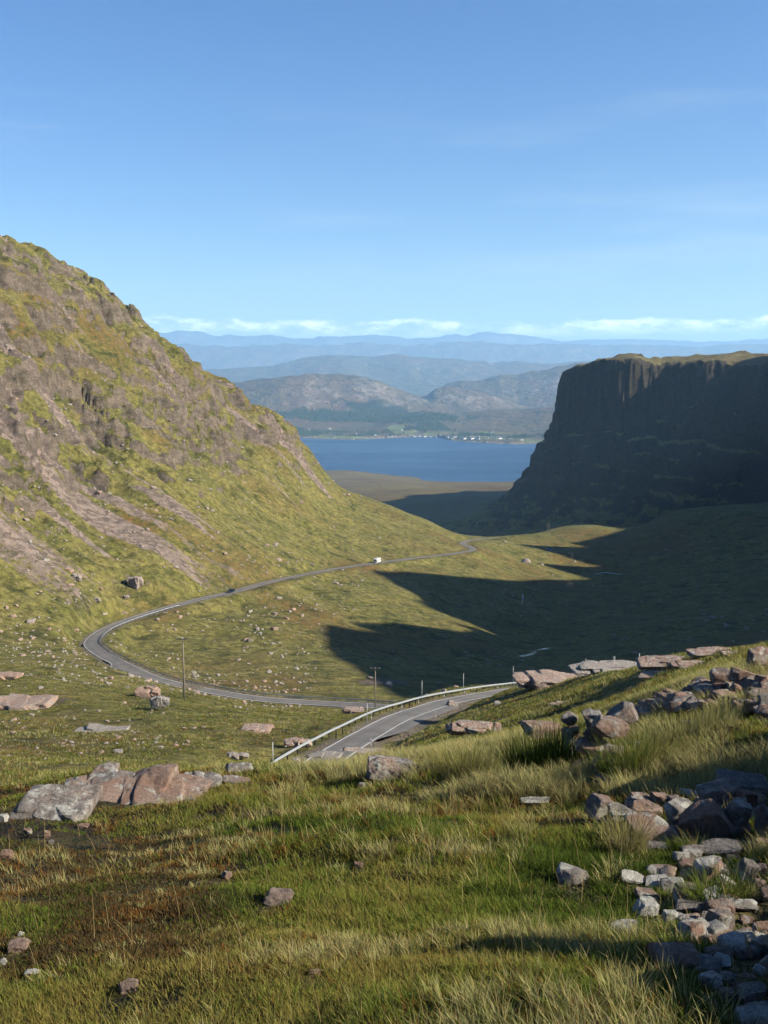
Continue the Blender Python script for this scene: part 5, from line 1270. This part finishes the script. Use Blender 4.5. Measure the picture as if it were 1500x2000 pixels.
clump("rush_clump", "smaller green rushes just left of the tall ones by the cairn", 1040, 1510, 7, 18, 500, 0.45, 0.30, [6, 0, 1], "rushes", 0.007, 0.22, 4)
clump("rush_clump", "green rushes at the right foot of the cairn", 1222, 1520, 7, 18, 500, 0.48, 0.26, [0, 1, 6], "rushes", 0.006, 0.3, 5)
clump("grass_tussock", "pale straw tussock in front of the fallen stones", 1222, 1672, 4, 10, 380, 0.34, 0.10, [2, 2, 3], "grass tussock", 0.004, 0.5, 6)
clump("grass_tussock", "bright green tussock between the white boulder and the dark block", 1398, 1768, 3, 8, 420, 0.22, 0.13, [0, 1, 6], "grass tussock", 0.004, 0.6, 7)
clump("grass_tussock", "large straw tussock on the brow left of the cairn", 905, 1512, 8, 18, 900, 0.42, 0.40, [2, 2, 3, 1], "grass tussock", 0.007, 0.45, 8)
clump("grass_tussock", "straw tussock in front of the cairn's right foot", 1262, 1500, 7, 16, 700, 0.38, 0.30, [2, 1, 3], "grass tussock", 0.006, 0.45, 9)
clump("grass_tussock", "broad pale tussock below the tumbled wall", 1335, 1450, 8, 18, 1100, 0.36, 0.55, [2, 2, 1], "grass tussock", 0.006, 0.5, 10)
clump("grass_tussock", "pale tussock under the right part of the tumbled wall", 1420, 1415, 9, 20, 900, 0.34, 0.50, [2, 2, 3], "grass tussock", 0.007, 0.45, 11)
def seed_stems():
    g = np.random.RandomState(8); n = 420; D = g.uniform(1.9, 9, n); a = g.uniform(-0.42, 0.42, n); X = a*D
    c = np.array([[0.36, 0.27, 0.12]])*g.uniform(0.6, 1.2, (n, 1))
    o = blades("grass_stems", X, D, height(X, D)+EYE, g.uniform(0.10, 0.22, n)*(0.6+D*0.12), 0.0012+0.00035*D, g.uniform(0.15, 0.7, n), g.normal(2.6, 1.0, n), c, seg=5); tag(o, kind="stuff")
seed_stems()

# ------------------------------------------------------------------ far shore: woods and cottages
def woodland():
    g = np.random.RandomState(9); n = 60000
    a = g.uniform(-0.14, 0.24, n); D = g.uniform(5600, 7600, n); X = a*D
    r = np.hypot(X, D); th = np.arctan2(X, D); i = np.clip(np.searchsorted(FAR_R, r)-1, 0, len(FAR_R)-2); j = np.clip(np.searchsorted(FAR_A, th)-1, 0, len(FAR_A)-2)
    w = FAR_WOOD[i, j]; k = g.uniform(0, 1, n) < w*0.75; X, Y = X[k][:11000], D[k][:11000]; Z = FAR_FN(X, Y)+EYE
    V, F = ICO[2]; V = ICO[2][0][:]; F = ICO[2][1]
    oct_ = np.array([[1, 0, 0], [0.3, 0.95, 0], [-0.8, 0.58, 0], [-0.8, -0.58, 0], [0.3, -0.95, 0], [0, 0, 1.0]]); of = np.array([[0, 1, 5], [1, 2, 5], [2, 3, 5], [3, 4, 5], [4, 0, 5]])
    n = len(X); s = g.uniform(3.5, 7, n); hh = g.uniform(7, 17, n)
    VV = oct_[None]*np.stack([s, s, hh], -1)[:, None, :]+np.stack([X, Y, Z-1], -1)[:, None, :]
    FF = (of[None]+(np.arange(n)*6)[:, None, None]).reshape(-1, 3)
    m = Mat("far_wood"); mm = m.done(m.pbr(m.mix(m.rng(m.noise(0.03, 4, 0.7), 0.35, 0.65), (0.035, 0.058, 0.022), (0.075, 0.100, 0.034)), 1.0, spec=0.1))
    tag(np_mesh("woodland", VV.reshape(-1, 3), FF, mm, False), kind="stuff")
woodland()
COTW = m_plain("cottage_harling", (0.85, 0.84, 0.81), 0.8, 0, 0.05, 0.2); COTR = m_plain("cottage_slate", (0.085, 0.088, 0.10), 0.7, 0, 0.15, 0.3)
def cottage(P, L, rz, n, proto=[None]):
    if proto[0] is None:
        root = empty("cottage", tuple(P), rz)
        MB().prism([(-4, -2), (-4, 4.2), (0, 7.6), (4, 4.2), (4, -2)], 13).build("wall", COTW, root)
        mb = MB(); mb.prism([(-4.5, 4.1), (0, 8.1), (4.5, 4.1), (4.2, 3.9), (0, 7.62), (-4.2, 3.9)], 13.6); rf = mb.build("roof", COTR, root)
        for s in (-1, 1): MB().box((s*5.9, 0, 8.3), (1.0, 1.6, 2.0)).build("chimney", COTW, rf)
        proto[0] = root
    else: root = copy_tree(proto[0])
    root.location = tuple(P); root.rotation_euler = (0, 0, rz); root.scale = (L, L, L); return root
HOUSES = [(375, 410, "white cottage farthest left on the green spit of the far shore", 1.0), (480, 417, "white cottage at the right end of the green spit", 1.2), (225, 382, "white cottage inland, left of a close pair, above the spit", 0.9), (236, 381, "white cottage inland, right of the close pair above the spit", 1.0), (120, 384, "white farmhouse far inland by the foot of the left mountain's edge", 0.9),
          (625, 389, "white house in the highest green field behind the village", 1.1), (698, 395, "pale house in the narrow upright field", 0.8), (1000, 415, "white house alone in the upper field right of the village", 1.5), (1275, 443, "last white house toward the dark cliff on the right", 1.3)]
ROWH = [(545, 422, 0.9), (571, 424, 0.8), (590, 422, 0.8), (684, 421, 1.0), (697, 423, 1.1), (712, 423, 1.1), (727, 421, 0.9), (741, 421, 1.1), (750, 424, 1.1), (785, 425, 1.2), (805, 427, 1.3), (838, 417, 0.9),
        (871, 426, 1.4), (879, 430, 1.2), (889, 421, 0.9), (906, 421, 0.9), (914, 427, 1.5), (950, 430, 1.4), (966, 435, 1.5), (979, 424, 1.0), (1006, 436, 1.7), (1012, 432, 1.1), (1037, 438, 1.6), (1041, 424, 0.8), (1131, 434, 1.5), (1156, 436, 1.7), (900, 434, 1.1), (1090, 431, 0.9)]
for k, it in enumerate(HOUSES+[(x, y, None, s) for x, y, s in ROWH]):
    zx, zy, lab, s = it; px = 560+zx/2.778; py = 700+zy/2.778
    P = hit(px, py+0.6, 5450, 8000, 900, fn=FAR_FN)
    if P is None: P = at(px, py, 6000); P[2] = FAR_FN(np.array([P[0]]), np.array([P[1]]))[0]+EYE
    o = cottage(P, s*1.05, (k*0.7) % 1.2-0.5, k)
    if lab: tag(o, lab, "house")
    else: tag(o, "tiny white cottage in the village strung along the far shore", "house", "village cottages on the far shore")
